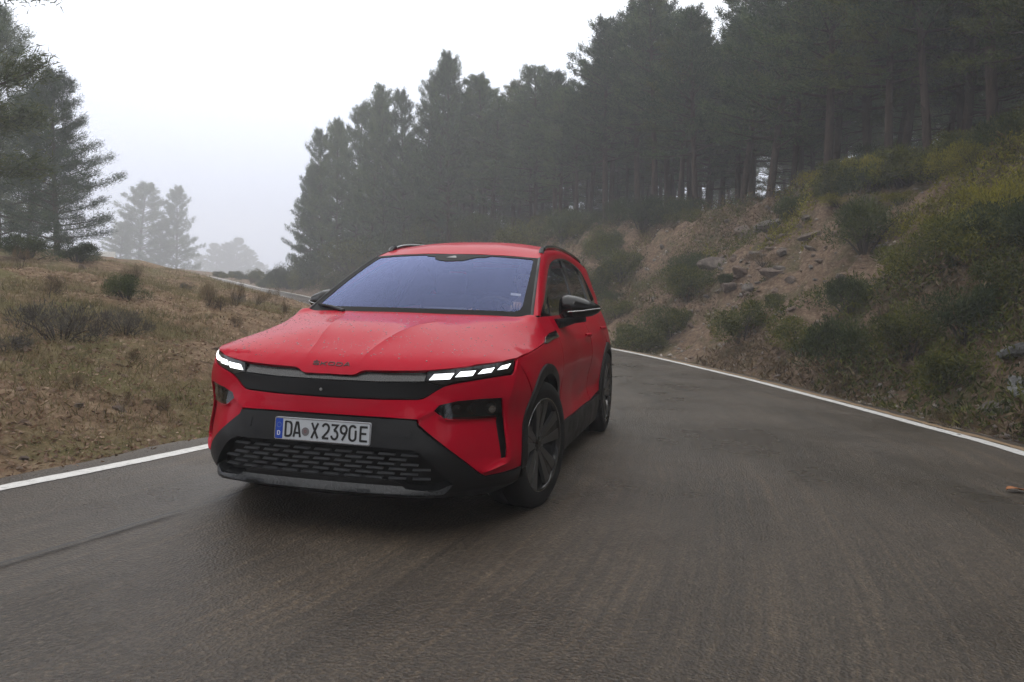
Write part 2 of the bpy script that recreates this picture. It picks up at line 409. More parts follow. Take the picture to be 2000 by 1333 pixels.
# ---- lower body outlines in (s, z)
BAND = [(0,.794),(.144,.796),(.196,.820),(.35,.826),(.509,.832),(.545,.838),(.60,.844),(.678,.852),(.788,.865),(.860,.872),(.929,.878),(1.05,.888),(1.006,.833),(.976,.815),(.868,.808),(.707,.787),(.640,.776),(.598,.765),(.555,.742),(.52,.716),(.493,.702),(.469,.697),(.278,.691),(0,.688)]
tilt = lambda s, z: -.55*np.clip(z-.772, 0, .05)
panel('grille_strip', mir([(0,.806),(.144,.808),(.196,.830),(.35,.836),(.512,.842),(.498,.781),(.27,.773),(0,.772)]), W, M['strip'], car, .02, tilt)
panel('grille_panel', mir([(0,.770),(.27,.771),(.500,.779),(.585,.760),(.553,.742),(.52,.716),(.493,.703),(.469,.698),(.278,.692),(0,.689)]), W, M['panel'], car, .025, -.004)
# small parking sensor dot on the panel
bm = bmesh.new(); bmesh.ops.create_uvsphere(bm, u_segments=12, v_segments=8, radius=.008, matrix=Matrix.Translation((-.03, -.812, .722)) @ Matrix.Diagonal((1, .4, 1, 1)))
bm_obj('camera_dot', bm, M['chip'], car)
# daytime light housings, four LED blocks each
DRLS = [[(.520,.790),(.546,.819),(.646,.826),(.624,.796)], [(.650,.806),(.678,.833),(.759,.838),(.738,.812)], [(.769,.820),(.799,.843),(.868,.851),(.844,.827)], [(.885,.838),(.919,.858),(.992,.867),(.954,.843)]]
hl = panel('daytime_light', [(.514,.831),(.545,.836),(.60,.842),(.678,.850),(.788,.863),(.860,.870),(.929,.876),(1.045,.886),(1.003,.834),(.976,.817),(.868,.810),(.707,.789),(.640,.778),(.590,.762),(.502,.781)], W, M['gloss'], car, .02, -.006, both=True)
for d in DRLS:
    panel('led_block', d, W, M['drl'], hl[0], .02, .001, .006, 0, both=hl[1])
# front bumper
ARCH = [(YS+.10-.51*math.cos(a), .36+.465*math.sin(a)) for a in np.linspace(0, math.pi, 40)]     # front arch, front to rear
archf = lambda z: YS+.10-.51*math.cos(math.asin(min(1, max(-1, (z-.36)/.465))))
HL = [(.552,.644),(.575,.669),(.663,.689),(.783,.697),(.905,.697),(.922,.604),(.892,.599),(.747,.599),(.614,.602),(.587,.614)]
SLOT = [(.884,.596),(.925,.598),(.932,.398),(.907,.394)]
HLS = [(.552,.644),(.575,.669),(.663,.689),(.783,.697),(.905,.697),(.922,.604),(.930,.398),(.905,.394),(.884,.599),(.747,.599),(.614,.602),(.587,.614)]
bumper_side = [(z, archf(z)) for z in (.69, .62, .54, .46, .39, .33)]
right = [(0,.684),(.278,.687),(.469,.693),(.494,.698),(.52,.712),(.556,.738),(.600,.761),(.640,.772),(.707,.783),(.868,.804),(.978,.811),(1.008,.829),(1.050,.882)] + [(s, z) for z, s in bumper_side] + [(.808,.314),(.783,.327),(.481,.575),(.475,.601),(.291,.603),(0,.603)]
left = [(-s, z) for s, z in HLS]
def fold(a, z):                             # crisp vertical fold where the nose turns into the flank
    sc = np.interp(z, [.33, .40, .60, .69, .815, .88], [.955, .955, .945, .945, 1.0, 1.045])
    return .010*np.clip(1-np.abs(a-sc)/.07, 0, 1)*np.clip((z-.33)/.05, 0, 1)
def red_off(s, z):                          # sculpted ledge under the lamp and crisp fold round the lower corner
    a = np.abs(s); o = fold(a, z)
    zc = np.interp(a, [.475, .552, .60], [.601, .640, .602])
    w = np.clip((a-.47)/.01, 0, 1)*np.clip((.93-a)/.03, 0, 1)
    o -= .015*w*np.clip((zc-z)/.010, 0, 1)*np.clip((z-.345)/.05, 0, 1)
    o += .013*np.clip(1-np.abs(z-(.335+.25*(a-.80)))/.016, 0, 1)*np.clip((a-.78)/.04, 0, 1)*np.clip((.95-a)/.04, 0, 1)
    return o
_sz = [.33,.40,.50,.60,.69,.75,.815,.88]; _sc = [float(np.interp(z, [.33, .40, .60, .69, .815, .88], [.955, .955, .945, .945, 1.0, 1.045])) for z in _sz]
_ln = []
for sg in (1, -1):
    for d in (-.07, -.0015, .0015, .07): _ln.append([(sg*(a+d), z) for a, z in zip(_sc, _sz)])
    for d in (.0008, -.0108): _ln.append([(sg*a, z+d) for a, z in ((.481, .604), (.552, .640))])
    for d in (.0008, -.0108): _ln.append([(sg*a, z+d) for a, z in ((.600, .602), (.90, .602))])
    for d in (-.016, -.0015, .0015, .016): _ln.append([(sg*a, .335+.25*(a-.80)+d) for a in (.785, .86, .935)])
panel('front_bumper', [mir(right), HLS, left], W, M['red'], car, .022, red_off, .014, lines=_ln)
lp = panel('headlight', HL, W, M['lamp_dark'], car, .02, -.030, .012, .002, both=True)
for q, sg in ((lp[0], 1), (lp[1], -1)):
    for s0, rr_ in ((.66, .026), (.74, .026), (.85, .034)):
        p = W([s0], [.648], -.014)[0]; dv = W([s0], [.648], 0.1)[0]-p
        bm = bmesh.new(); bmesh.ops.create_uvsphere(bm, u_segments=16, v_segments=10, radius=rr_)
        bmesh.ops.transform(bm, matrix=Matrix.Translation((p[0]*sg, p[1], p[2])) @ Vector((dv[0]*sg, dv[1], 0)).to_track_quat('Z', 'Y').to_matrix().to_4x4() @ Matrix.Diagonal((1, 1, .35, 1)), verts=bm.verts)
        bm_obj('projector', bm, M['projector'], q)
ln = panel('lamp_cover', HL, W, M['lens'], lp[0], .02, -.004, .004, .001, both=lp[1])
panel('air_slot', [(.880,.600),(.928,.600),(.934,.394),(.903,.390)], W, M['matte'], car, .03, -.035, .01, 0, both=True)
# black lower bumper with the grille opening
MESH = [(0,.460),(.306,.460),(.467,.459),(.503,.441),(.529,.417),(.590,.345),(.625,.305),(.642,.290),(.568,.266),(.44,.275),(.401,.302),(.378,.312),(0,.313)]
frame = [(0,.599),(.291,.599),(.471,.597),(.477,.574),(.779,.323),(.806,.310)] + [(archf(.33)-.002,.326), (archf(.30),.29), (1.065,.235), (.93,.195),(.755,.198),(.60,.205),(.30,.215),(0,.218)]
def fr_off(s, z):
    a = np.abs(s); lo = np.clip((.50-z)/.04, 0, 1)*np.clip((.70-a)/.1, 0, 1)
    return .007+0*a - .05*np.clip((.25-z)/.06, 0, 1)*(a < 3)
panel('lower_bumper', [mir(frame), mir(MESH)], W, M['black'], car, .024, fr_off, .05)
panel('grille_backing', mir([(0,.475),(.47,.475),(.53,.44),(.66,.29),(.57,.25),(0,.25)]), W, M['matte'], car, .04, -.055, .01, 0)
LIP = [(0,.311),(.378,.310),(.401,.300),(.44,.273),(.568,.263),(.655,.294),(.60,.240),(.568,.231),(.477,.237),(.309,.243),(0,.245)]
panel('bumper_lip', mir(LIP), W, M['lip'], car, .02, lambda s, z: .040-.85*np.clip(z-.245, 0, .05), .05)
# grille bars: five staggered rows of short bars on the black mesh
bm = bmesh.new(); bmesh.ops.create_cube(bm, size=1)
for v in bm.verts:
    if v.co.y < 0 and v.co.z > 0: v.co.z -= .75; v.co.x *= .94
bar_me = bpy.data.meshes.new('grille_bar'); bm.to_mesh(bar_me); bm.free(); bar_me.materials.append(M['bar'])
mesh_loop = np.array(mir(MESH))
for r_ in range(6):
    z = .430-.0225*r_
    for k in range(-9, 10):
        s0 = k*.112 + (.056 if r_ % 2 else 0); L_ = .086
        pts = np.array([[s0-.42*L_, z], [s0+.42*L_, z]])
        if not inside(pts, mesh_loop).all(): continue
        p = W([s0], [z], -.016)[0]; q = W([s0+.01], [z], -.016)[0]-W([s0-.01], [z], -.016)[0]
        o = bpy.data.objects.new('grille_bar', bar_me); link(o, car)
        o.location = p; o.rotation_euler = (0, 0, math.atan2(q[1], q[0])); o.scale = (L_, .018, .0085)
# sensor plate patches beside the number plate
for sg in (1, -1):
    panel('sensor_patch', [(sg*.395,.565),(sg*.455,.565),(sg*.455,.52),(sg*.395,.52)], W, M['black'], car, .03, .0095, .004, 0)

# ---- number plate: letters drawn as thick strokes
def strokes(name, lines, width, place, m, parent, thick=.0012):
    V, F = [], []
    for ln_ in lines:
        P = np.array(ln_, float); closed = np.allclose(P[0], P[-1])
        n = len(P); off = []
        for i in range(n):
            a = P[i]-P[i-1] if i > 0 else (P[0]-P[-2] if closed else P[1]-P[0])
            c = P[i+1]-P[i] if i < n-1 else (P[1]-P[0] if closed else P[-1]-P[-2])
            a = a/(np.linalg.norm(a)+1e-9); c = c/(np.linalg.norm(c)+1e-9)
            nn = np.array([-(a+c)[1], (a+c)[0]]); l = np.linalg.norm(nn)+1e-9
            nn = nn/l; off.append(nn*width/2/max(.55, abs(nn@np.array([-a[1], a[0]]))))
        off = np.array(off); b0 = len(V)
        for i in range(n):
            for q, d in ((P[i]+off[i], thick), (P[i]-off[i], thick), (P[i]+off[i], 0), (P[i]-off[i], 0)): V.append(place(q[0], q[1], d))
        for i in range(n-1):
            a, c = b0+4*i, b0+4*i+4
            F += [(a, a+1, c+1, c), (a, c, c+2, a+2), (a+1, a+3, c+3, c+1)]
        F += [(b0, b0+2, b0+3, b0+1), (b0+4*n-4, b0+4*n-3, b0+4*n-1, b0+4*n-2)]
    return mesh_obj(name, V, F, m, parent, False)
def arc(cx, cy, rx, ry, a0, a1, n=9): return [(cx+rx*math.cos(R(a)), cy+ry*math.sin(R(a))) for a in np.linspace(a0, a1, n)]
# glyphs on a unit-height, width-wide grid
def glyph(ch, w):
    if ch == 'D': return [[(0, 0), (0, 1)], [(0, .97), (w*.55, .97)] + arc(w*.5, .72, w*.5, .25, 90, 0, 6) + arc(w*.5, .28, w*.5, .25, 0, -90, 6) + [(0, .03)]]
    if ch == 'A': return [[(0, 0), (w*.40, 1.0)], [(w, 0), (w*.60, 1.0)], [(w*.36, .955), (w*.64, .955)], [(w*.17, .27), (w*.83, .27)]]
    if ch == 'X': return [[(0, 0), (w, 1)], [(0, 1), (w, 0)]]
    if ch == '2': return [arc(w*.5, .72, w*.5, .26, 165, -10, 10) + [(w*.86, .50), (.02, .06)], [(0, .05), (w, .05)]]
    if ch == '3': return [[(0, .95), (w, .95), (w*.42, .60)], [(w*.40, .595)] + arc(w*.5, .31, w*.5, .28, 90, -170, 14)]
    if ch == '9': return [arc(w*.5, .70, w*.48, .26, 0, 360, 20), [(w*.98, .70), (w*.86, .46), (w*.30, 0)]]
    if ch == '0': return [arc(w*.5, .76, w*.48, .22, 25, 180, 9) + arc(w*.5, .22, w*.48, .19, 180, 360, 13) + [(w*.98, .70)]]
    if ch == 'E': return [[(0, 0), (0, 1)], [(0, .95), (w, .95)], [(0, .52), (w*.86, .52)], [(0, .05), (w, .05)]]
PY0 = -.893
plate = empty('number_plate', (0, 0, 0), 0, car)
PT = lambda x, z, d: (x*.001-.260, -.842+.010*(110-z)/110*(-1)-d-.006, .466+z*.001)
def rrect(x0, y0, x1, y1, r, n=5): return arc(x1-r, y1-r, r, r, 0, 90, n)+arc(x0+r, y1-r, r, r, 90, 180, n)+arc(x0+r, y0+r, r, r, 180, 270, n)+arc(x1-r, y0+r, r, r, 270, 360, n)
def slab(name, loop, d0, d1, m, parent):
    n = len(loop); V = [PT(x, z, d1) for x, z in loop]+[PT(x, z, d0) for x, z in loop]
    F = [tuple(range(n))]+[(i, (i+1) % n, n+(i+1) % n, n+i) for i in range(n)]
    return mesh_obj(name, V, F, m, parent, False)
slab('plate_board', rrect(0, 0, 520, 110, 10), -.012, 0, M['white'], plate)
strokes('plate_border', [rrect(3, 3, 517, 107, 8)+[rrect(3, 3, 517, 107, 8)[0]]], 4, PT, M['silver'], plate, .0016)
slab('blue_strip', [(5, 5), (45, 5), (45, 105), (5, 105)], 0, .0008, M['blue'], plate)
PT2 = lambda x, z, d: PT(x, z, d+.0008)
strokes('country_letter', [[(x*17+17, z*20+22) for x, z in l] for l in glyph('D', .75)], 4, PT2, M['sticker'], plate, .0006)
strokes('star_ring', [[(25+12*math.cos(a)-1.1, 72+12*math.sin(a)), (25+12*math.cos(a)+1.1, 72+12*math.sin(a))] for a in np.linspace(0, 2*math.pi, 12, endpoint=False)], 2.2, PT2, M['yellow'], plate, .0006)
for ch, x0, w in (('D', 61, 33), ('A', 107, 36), ('X', 205, 34), ('2', 264, 34), ('3', 312, 34), ('9', 361, 34), ('0', 409, 34), ('E', 468, 36)):
    strokes('letter', [[(x0+x, 17+z*75) for x, z in l] for l in [[(p[0], p[1]) for p in q] for q in glyph(ch, w)]], 10.5, PT, M['ink'], plate, .0018)
slab('seal', arc(171, 46, 21, 21, 0, 345, 24), 0, .0009, M['seal'], plate)
strokes('seal_emblem', [[(166, 52), (176, 52), (176, 44), (171, 39), (166, 44), (166, 52)]], 2, PT2, M['seal_red'], plate, .0008)

# ---- bonnet
_ex = np.arange(0, .7301, .0122); _et = np.interp(_ex, [0,.128,.150,.172,.198,.30,.40,.504,.58,.655,.70,.74], [.797,.797,.803,.817,.823,.8255,.829,.8345,.843,.8525,.859,.866])
_et[17:] = np.convolve(np.r_[_et, [_et[-1]]*2, ], np.ones(5)/5, 'same')[:len(_et)][17:]
_lo, _hi = np.full(len(_ex), -.86), np.full(len(_ex), -.52)
for _ in range(40):
    _m = (_lo+_hi)/2; _k = hood_z(_ex, _m) < _et; _lo = np.where(_k, _m, _lo); _hi = np.where(_k, _hi, _m)
HE = [(float(a), float(c)) for a, c in zip(_ex[:-3], _lo[:-3])] + [(p[0], p[1]+.003) for p in _E if p[0] > .735]
rear = [(.887, .325), (.86, .335), (.80, .340), (.74, .335), (.66, .300), (.5, .245), (.3, .192), (0, .163)]
panel('bonnet', mir(HE+rear), HOOD, M['red'], car, .02, 0, .02, .002, out=(0, -.3, 1), lines=[[(sg*(float(ridge(y))+d), y) for y in np.linspace(-.765, .0, 24)] for sg in (1, -1) for d in (-.0015, .0015)])
# wordmark on the nose of the bonnet
def hood_place(x, h, d):                    # x metres, h height up the nose surface
    ys = np.linspace(-.79, -.70, 60); zs = hood_z(np.full(60, x), ys); L_ = np.r_[0, np.cumsum(np.hypot(np.diff(ys), np.diff(zs)))]
    y = float(np.interp(h, L_, ys)); z = float(np.interp(h, L_, zs)); k = 1e-3
    z2 = float(hood_z([x], [y+k])[0]); n = np.array([0, -(z2-z)/k, 1]); n /= np.linalg.norm(n)
    return (x, y+n[1]*d, z+n[2]*d)
w_, hh = .031, .022
WM = {'S': [[(1, .92), (.08, .92), (.0, .72), (.12, .52), (.88, .50), (1, .30), (.92, .08), (0, .08)]],
      'K': [[(0, 0), (0, 1)], [(1, 1), (.25, .52), (.05, .52)], [(.30, .54), (1, 0)]],
      'O': [[(.15, .92), (.85, .92), (1, .7), (1, .3), (.85, .08), (.15, .08), (0, .3), (0, .7), (.15, .92)]],
      'D': [[(.04, .08), (.04, .92), (.8, .92), (1, .7), (1, .3), (.8, .08), (.04, .08)]],
      'A': [[(0, 0), (.42, .96), (.58, .96), (1, 0)], [(.2, .28), (.8, .28)]]}
for i, ch in enumerate('SKODA'):
    x0 = -.100+i*.0425
    ls = [[(x0+.002+p[0]*w_, .034+p[1]*hh) for p in dens(l, .25)[:-1].tolist()+[l[-1]]] if False else [(x0+.002+p[0]*w_, .034+p[1]*hh) for p in l] for l in WM[ch]]
    strokes('wordmark_letter', ls, .0046, lambda x, z, d: hood_place(x, z, d), M['chrome_dark'], car, .003)

strokes('wordmark_caron', [[(-.100+.002+a*w_, .034+c*hh) for a, c in ((.18, 1.34), (.36, 1.20), (.54, 1.34))]], .0026, lambda x, z, d: hood_place(x, z, d), M['chrome_dark'], car, .003)
# ---- wings, doors, quarters (left flank built, mirrored to the right)
fa = [(s, z) for s, z in ARCH if z > .68 or s > YS+.1]
fender = [(1.054,.886),(1.25,.903),(1.452,.921),(1.652,.941),(1.735,.953),(1.803,.966),(1.806,1.0),(1.806,1.088),(2.092,1.090),(2.090,.96),(2.082,.72),(2.086,.40)] + [p for p in fa[::-1]]
panel('front_wing', fender, W, M['red'], car, .03, 0, .014, both=True)
RA = [(YS+2.765-.50*math.cos(a), .36+.465*math.sin(a)) for a in np.linspace(0, math.pi, 40)]
def door_off(s, z):                          # shallow scallop above the sill
    t = np.clip((s-2.25)/.9, 0, 1)*np.clip((3.85-s)/.25, 0, 1)
    zc = .47+.02*(s-2.2); t = t*t*(3-2*t); q = np.clip(1-np.abs(z-zc)/.085, 0, 1); return -.013*t*q*q*(3-2*q)
fd, rd = (3.300, 3.312)
panel('front_door', [(2.096,1.089),(2.094,.96),(2.086,.72),(2.090,.405),(fd,.405),(fd,1.098),(2.6,1.092)], W, M['red'], car, .03, door_off, .014, both=True)
rdoor = [(rd,1.099),(rd,.405)] + [(s, z) for s, z in RA if s < YS+2.765-.1 and z > .41 and s < YS+2.70] + [(4.175,.90),(4.185,1.0),(4.20,1.145),(3.8,1.118)]
panel('rear_door', rdoor, W, M['red'], car, .03, door_off, .014, both=True)
rq = [(4.206,1.15),(4.192,1.0),(4.182,.90)] + [(s, z) for s, z in RA if s > YS+2.72] + [(4.76,.30),(5.05,.30),(5.60,.34),(6.0,.36),(6.0,1.02),(5.45,1.04),(5.05,1.09),(4.75,1.15),(4.45,1.185)]
panel('rear_wing', rq, W, M['red'], car, .04, 0, .014, both=True)
def ring(c, r0, r1, a0, a1, n=44):
    A = [(YS+c-r1[0]*math.cos(a), .36+r1[1]*math.sin(a)) for a in np.linspace(a0, a1, n)]
    return A+[(YS+c-r0[0]*math.cos(a), .36+r0[1]*math.sin(a)) for a in np.linspace(a1, a0, n)]
panel('arch_cladding', ring(.10, (.448, .405), (.509, .464), -.10, math.pi+.05), W, M['black'], car, .03, .010, .05, 0, both=True)
panel('arch_cladding', ring(2.765, (.44, .405), (.50, .464), -.02, math.pi+.2), W, M['black'], car, .03, .010, .05, 0, both=True)
panel('sill_cladding', [(2.02,.18),(2.05,.40),(2.6,.400),(3.3,.400),(3.735,.402),(3.76,.18)], W, M['black'], car, .035, .008, .05, 0, both=True)
# inner shell, floor, arch liners
sh_top = 1.07
shell = [(0,.19),(0,.78),(.5,.80),(1.05,.86),(1.7,.93),(1.83,sh_top),(4.2,sh_top),(5.0,1.04),(5.98,.98),(5.98,.3),(4.80,.3)] + [(YS+2.765+.47*math.cos(a), .36+.43*math.sin(a)) for a in np.linspace(0, math.pi, 24)] + [(3.75,.19),(2.05,.19)] + [(YS+.10+.475*math.cos(a), .36+.43*math.sin(a)) for a in np.linspace(0, math.pi, 24)] + [(1.08,.19)]
panel('inner_shell', shell, W, M['matte'], car, .06, -.070, .01, 0, both=True)
bm = bmesh.new(); box(bm, (0, 1.5, .215), (1.46, 3.7, .05)); bm_obj('floor_pan', bm, M['matte'], car, False)
for c in (.06, 2.765):
    for sg in (1, -1):
        V, F = [], []; an = np.linspace(-.25, math.pi+.25, 30)
        for a in an:
            y, z = c+.04*(c < 1)-.45*math.cos(a)*1.03, .36+.42*math.sin(a); V += [(sg*.905, y, z), (sg*.55, y, z), (sg*.55, c, .36)]
        for i in range(len(an)-1): F += [(3*i, 3*i+3, 3*i+4, 3*i+1), (3*i+1, 3*i+4, 3*i+5, 3*i+2)]
        mesh_obj('arch_liner', V, F, M['matte'], car)
bm = bmesh.new(); box(bm, (0, -.30, .58), (1.05, .72, .40)); box(bm, (0, .30, .80), (1.40, .06, .46)); bm_obj('bulkhead', bm, M['matte'], car, False)

# ---- greenhouse
ws_out = [(-1, 0), (1, 0), (1, 1), (-1, 1)]
screen = panel('windscreen', [(-.985,-.03),(.985,-.03),(.985,.995),(-.985,.995)], WS, M['wglass'], car, .06, -.002, .004, 0, out=(0, -.4, .9))
gl_in = [(-.90,.052),(-.45,.045),(0,.043),(.45,.045),(.86,.052),(.90,.075),(.915,.13),(.93,.55),(.935,.92),(.92,.955),(.80,.962),(.47,.972),(.42,.935),(.33,.925),(.26,.875),(.20,.832),(.02,.818),(-.06,.835),(-.13,.872),(-.15,.925),(-.27,.945),(-.29,.972),(-.60,.968),(-.90,.958),(-.925,.93),(-.925,.5),(-.925,.10)]
panel('windscreen_frit', [[(-.992,-.03),(.992,-.03),(.995,1.0),(-.995,1.0)], gl_in], WS, M['frit'], car, .035, .001, .003, 0, out=(0, -.4, .9))
panel('sensor_reflection', [(-.01,.900),(.11,.893),(.085,.940),(.06,.950)], WS, M['chip'], car, .03, .003, .001, 0, out=(0, -.4, .9))  # grey piece stands in for the bright reflection at the sensor
panel('toll_sticker', [(.80,.285),(.885,.28),(.885,.315),(.80,.32)], WS, M['sticker'], car, .03, -.004, .001, 0, out=(0, -.4, .9))
wb = [(.767,.374,1.090)]+[tuple(WS([1.0], [t])[0]) for t in (.25, .5, .75)]+[(.63,1.157,1.49)]
DLO = [(.797,.455,1.083),(.762,.728,1.178),(.716,.985,1.285),(.674,1.242,1.392),(.644,1.452,1.462),(.622,1.736,1.515),(.612,2.08,1.540),(.614,2.39,1.535),(.626,2.66,1.502),(.648,2.83,1.445)]
DLOs = catmull(DLO, 8)
inner = np.vstack([np.array(wb), np.array(_RI[1:-1])]); inner = catmull(inner, 8)
# pillar foot to roof rail in one run; match by length
loft('roof_rail_panel', DLOs, inner, .016, M['red'], car, 90, 10, True, (.75, -.15, .6))
panel('roof', mir([(0,1.043),(.3,1.071),(.55,1.135),(.628,1.160),(.603,1.35),(.576,1.6),(.563,2.1),(.568,2.6),(.598,3.0),(.61,3.28),(.3,3.33),(0,3.35)]), ROOF, M['red'], car, .04, 0, .015, .001, out=(0, 0, 1))
# windscreen side finisher strips
loft('pillar_trim', [p for p in np.array(wb)+[-.012, -.010, .004]], [p for p in np.array(wb)+[.004, .004, .004]], .005, M['black'], car, 30, 3, True, (.3, -.6, .6))
# side glazing and its black trims
dl = [(p[1], p[2]) for p in DLOs]
glass_side = dl + [(2.90,1.33),(2.945,1.25),(2.97,1.205),(2.84,1.172),(2.4,1.135),(1.785,1.105),(1.1,1.092),(.50,1.084)]
cut_lo = [(1.845,1.106),(1.90,1.25),(1.98,1.40),(2.07,1.536)]
top_ = [q for q in dl if q[0] < 2.06]; rtop = [q for q in dl if q[0] > 2.08]
panel('side_window', top_+cut_lo[::-1]+[(1.785,1.105),(1.1,1.092),(.50,1.084)], SG, M['fglass'], car, .06, -.012, .004, .006, out=(1, 0, .4), both=True)
panel('side_window', rtop+[(2.90,1.33),(2.945,1.25),(2.97,1.205),(2.84,1.172),(2.4,1.135)]+cut_lo, SG, M['sglass'], car, .06, -.012, .004, .006, out=(1, 0, .4), both=True)
def strip(name, c, wd, m, off=.002, dep=.012):
    P = np.array(c, float); t = np.gradient(P, axis=0); t /= np.linalg.norm(t, axis=1)[:, None]; n = np.c_[-t[:, 1], t[:, 0]]
    return panel(name, (P+n*wd/2).tolist()+(P-n*wd/2)[::-1].tolist(), SG, m, car, .04, off, dep, 0, out=(1, 0, .4), both=True)
rim_ = glass_side+[glass_side[0]]
strip('window_trim', dens(rim_, .05), .030, M['gloss'], .001)
strip('quarter_divider', [(.80,1.075),(.88,1.18),(.965,1.275)], .022, M['gloss'], -.004)
strip('pillar_cover', [(1.845,1.10),(1.90,1.25),(1.98,1.40),(2.07,1.535)], .105, M['gloss'], -.003)
strip('pillar_cover', [(2.66,1.15),(2.69,1.25),(2.745,1.40),(2.775,1.48)], .13, M['gloss'], -.002)
# rear pillar, tailgate, spoiler
tg = [(.60,3.265,1.532),(.62,3.30,1.50),(.655,3.42,1.36),(.70,3.50,1.22),(.735,3.535,1.06)]
dr = [(.648,2.83,1.447),(.69,2.905,1.33),(.725,2.95,1.25),(.742,2.985,1.19)]
loft('rear_pillar', [(p[0]+.004, p[1]-.01, p[2]) for p in dr], tg, .02, M['red'], car, 20, 8, True, (1, .2, .2))
loft('rear_pillar', [(.64,2.80,1.455),(.648,2.83,1.447)], [(.598,2.98,1.557),(.62,3.30,1.50)], .006, M['red'], car, 12, 4, True, (1, .2, .5))
bt = W(np.linspace(4.36, 5.95, 12), np.full(12, 1.03)+.12*np.linspace(1, 0, 12)**2)
tgl = np.array([(.742,2.985,1.19),(.73,3.2,1.16),(.735,3.535,1.06)])
loft('rear_shoulder', W(np.linspace(4.40, 5.15, 14), np.interp(np.linspace(4.40, 5.15, 14), [4.4, 5.15], [1.175, 1.07])), tgl, .012, M['red'], car, 24, 6, True, (.7, .1, .7))
th = np.array(tg); V, F = [], []
for p in th:
    for a in np.linspace(-1, 1, 13): V.append((p[0]*a, p[1]+.07*(1-a*a), p[2]))
V += [(.75*a, 3.56+.06*(1-a*a), .60) for a in np.linspace(-1, 1, 13)]
F = [(13*i+j, 13*i+j+1, 13*i+14+j, 13*i+13+j) for i in range(5) for j in range(12)]
mesh_obj('tailgate', V, F, M['gloss'], car)
bm = bmesh.new(); box(bm, (0, 3.36, 1.525), (1.16, .20, .03), None, .012); bm_obj('spoiler', bm, M['red'], car)
# roof bars
for sg in (1, -1):
    bm = bmesh.new(); P = catmull([(.597, 1.33, 1.540), (.594, 1.42, 1.569), (.580, 1.62, 1.602), (.566, 2.1, 1.628), (.568, 2.6, 1.615), (.59, 2.92, 1.58), (.60, 3.0, 1.555)], 6)
    tube(bm, [(sg*p[0], p[1], p[2]) for p in P], [.014]*len(P), 8); bm_obj('roof_bar', bm, M['gloss'], car)
    bm = bmesh.new(); tube(bm, [(sg*.599, 1.322, 1.530), (sg*.598, 1.345, 1.558), (sg*.596, 1.40, 1.575)], [.019, .021, .019], 8); bm_obj('roof_bar_foot', bm, M['silver'] if False else M['lip'], car)
# wipers
for x0, x1 in ((-.70, -.42),):
    bm = bmesh.new(); pts = [WS(np.array([x/.767]), np.array([t]), .012)[0] for x, t in ((x0, .055 if x0 < -.5 else -.03), ((x0+x1)/2, .022 if x0 < -.5 else -.03), (x1, -.03))]
    tube(bm, pts, [.008, .011, .013], 6); bm_obj('wiper', bm, M['black'], car)

# ---- mirrors
def make_mirror(sg):
    e_ = empty('wing_mirror', (0, 0, 0), 0, car)
    nu, nv = 30, 14; V = []                 # shell: lofted sections across x
    xs = np.linspace(0, 1, nu); X = .828+.272*xs
    top = np.interp(xs, [0, .06, .2, .45, .7, .9, .97, 1], [1.205, 1.225, 1.234, 1.226, 1.202, 1.175, 1.162, 1.148])
    bot = np.interp(xs, [0, .05, .2, .5, .8, .95, 1], [1.085, 1.066, 1.062, 1.072, 1.092, 1.115, 1.138])
    dep = np.interp(xs, [0, .1, .4, .75, .93, 1], [.06, .115, .145, .115, .06, .015])
    yc = .955+.05*xs**1.5
    for i in range(nu):
        zc, hz = (top[i]+bot[i])/2, (top[i]-bot[i])/2
        for j in range(nv):
            a = 2*math.pi*j/nv; ca, sa = math.cos(a), math.sin(a)
            py = -abs(ca)**.8*dep[i] if ca > 0 else abs(ca)**.5*.035
            V.append((sg*X[i], yc[i]+py, zc+np.sign(sa)*abs(sa)**.8*hz))
    F = [(i*nv+j, i*nv+(j+1) % nv, (i+1)*nv+(j+1) % nv, (i+1)*nv+j) for i in range(nu-1) for j in range(nv)]
    F += [tuple(range(nv)), tuple(range((nu-1)*nv, nu*nv))]
    if sg < 0: F = [f[::-1] for f in F]
    mesh_obj('mirror_shell', V, F, M['cap'], e_)
    bm = bmesh.new()                         # indicator strip along the lower edge of the cap
    P = []
    for x in np.linspace(.27, .99, 12):
        z = float(np.interp(x, [0, .27, .6, 1], [1.118, 1.118, 1.126, 1.145])); hz = (np.interp(x, xs, top)-np.interp(x, xs, bot))/2; zc = (np.interp(x, xs, top)+np.interp(x, xs, bot))/2
        sa = np.clip((z-zc)/hz, -1, 1); ca = math.sqrt(max(0, 1-min(1, abs(sa)**1.25)**2)); P.append((sg*(.828+.272*x), .955+.05*x**1.5-ca**.8*float(np.interp(x, xs, dep)), z))
    tube(bm, P, [.0055]*len(P), 6); bm_obj('indicator_strip', bm, M['silver'], e_)
    bm = bmesh.new(); P = [(sg*.835, .78, 1.035), (sg*.875, .86, 1.045), (sg*.93, .915, 1.065), (sg*1.0, .95, 1.08)]
    tube(bm, P, [.036, .030, .027, .03], 10); bm_obj('mirror_arm', bm, M['black'], e_)
    bm = bmesh.new(); box(bm, (sg*.945, .995, 1.145), (.15, .006, .085), None, .002); bm_obj('mirror_glass', bm, M['silver'], e_)
make_mirror(1); make_mirror(-1)
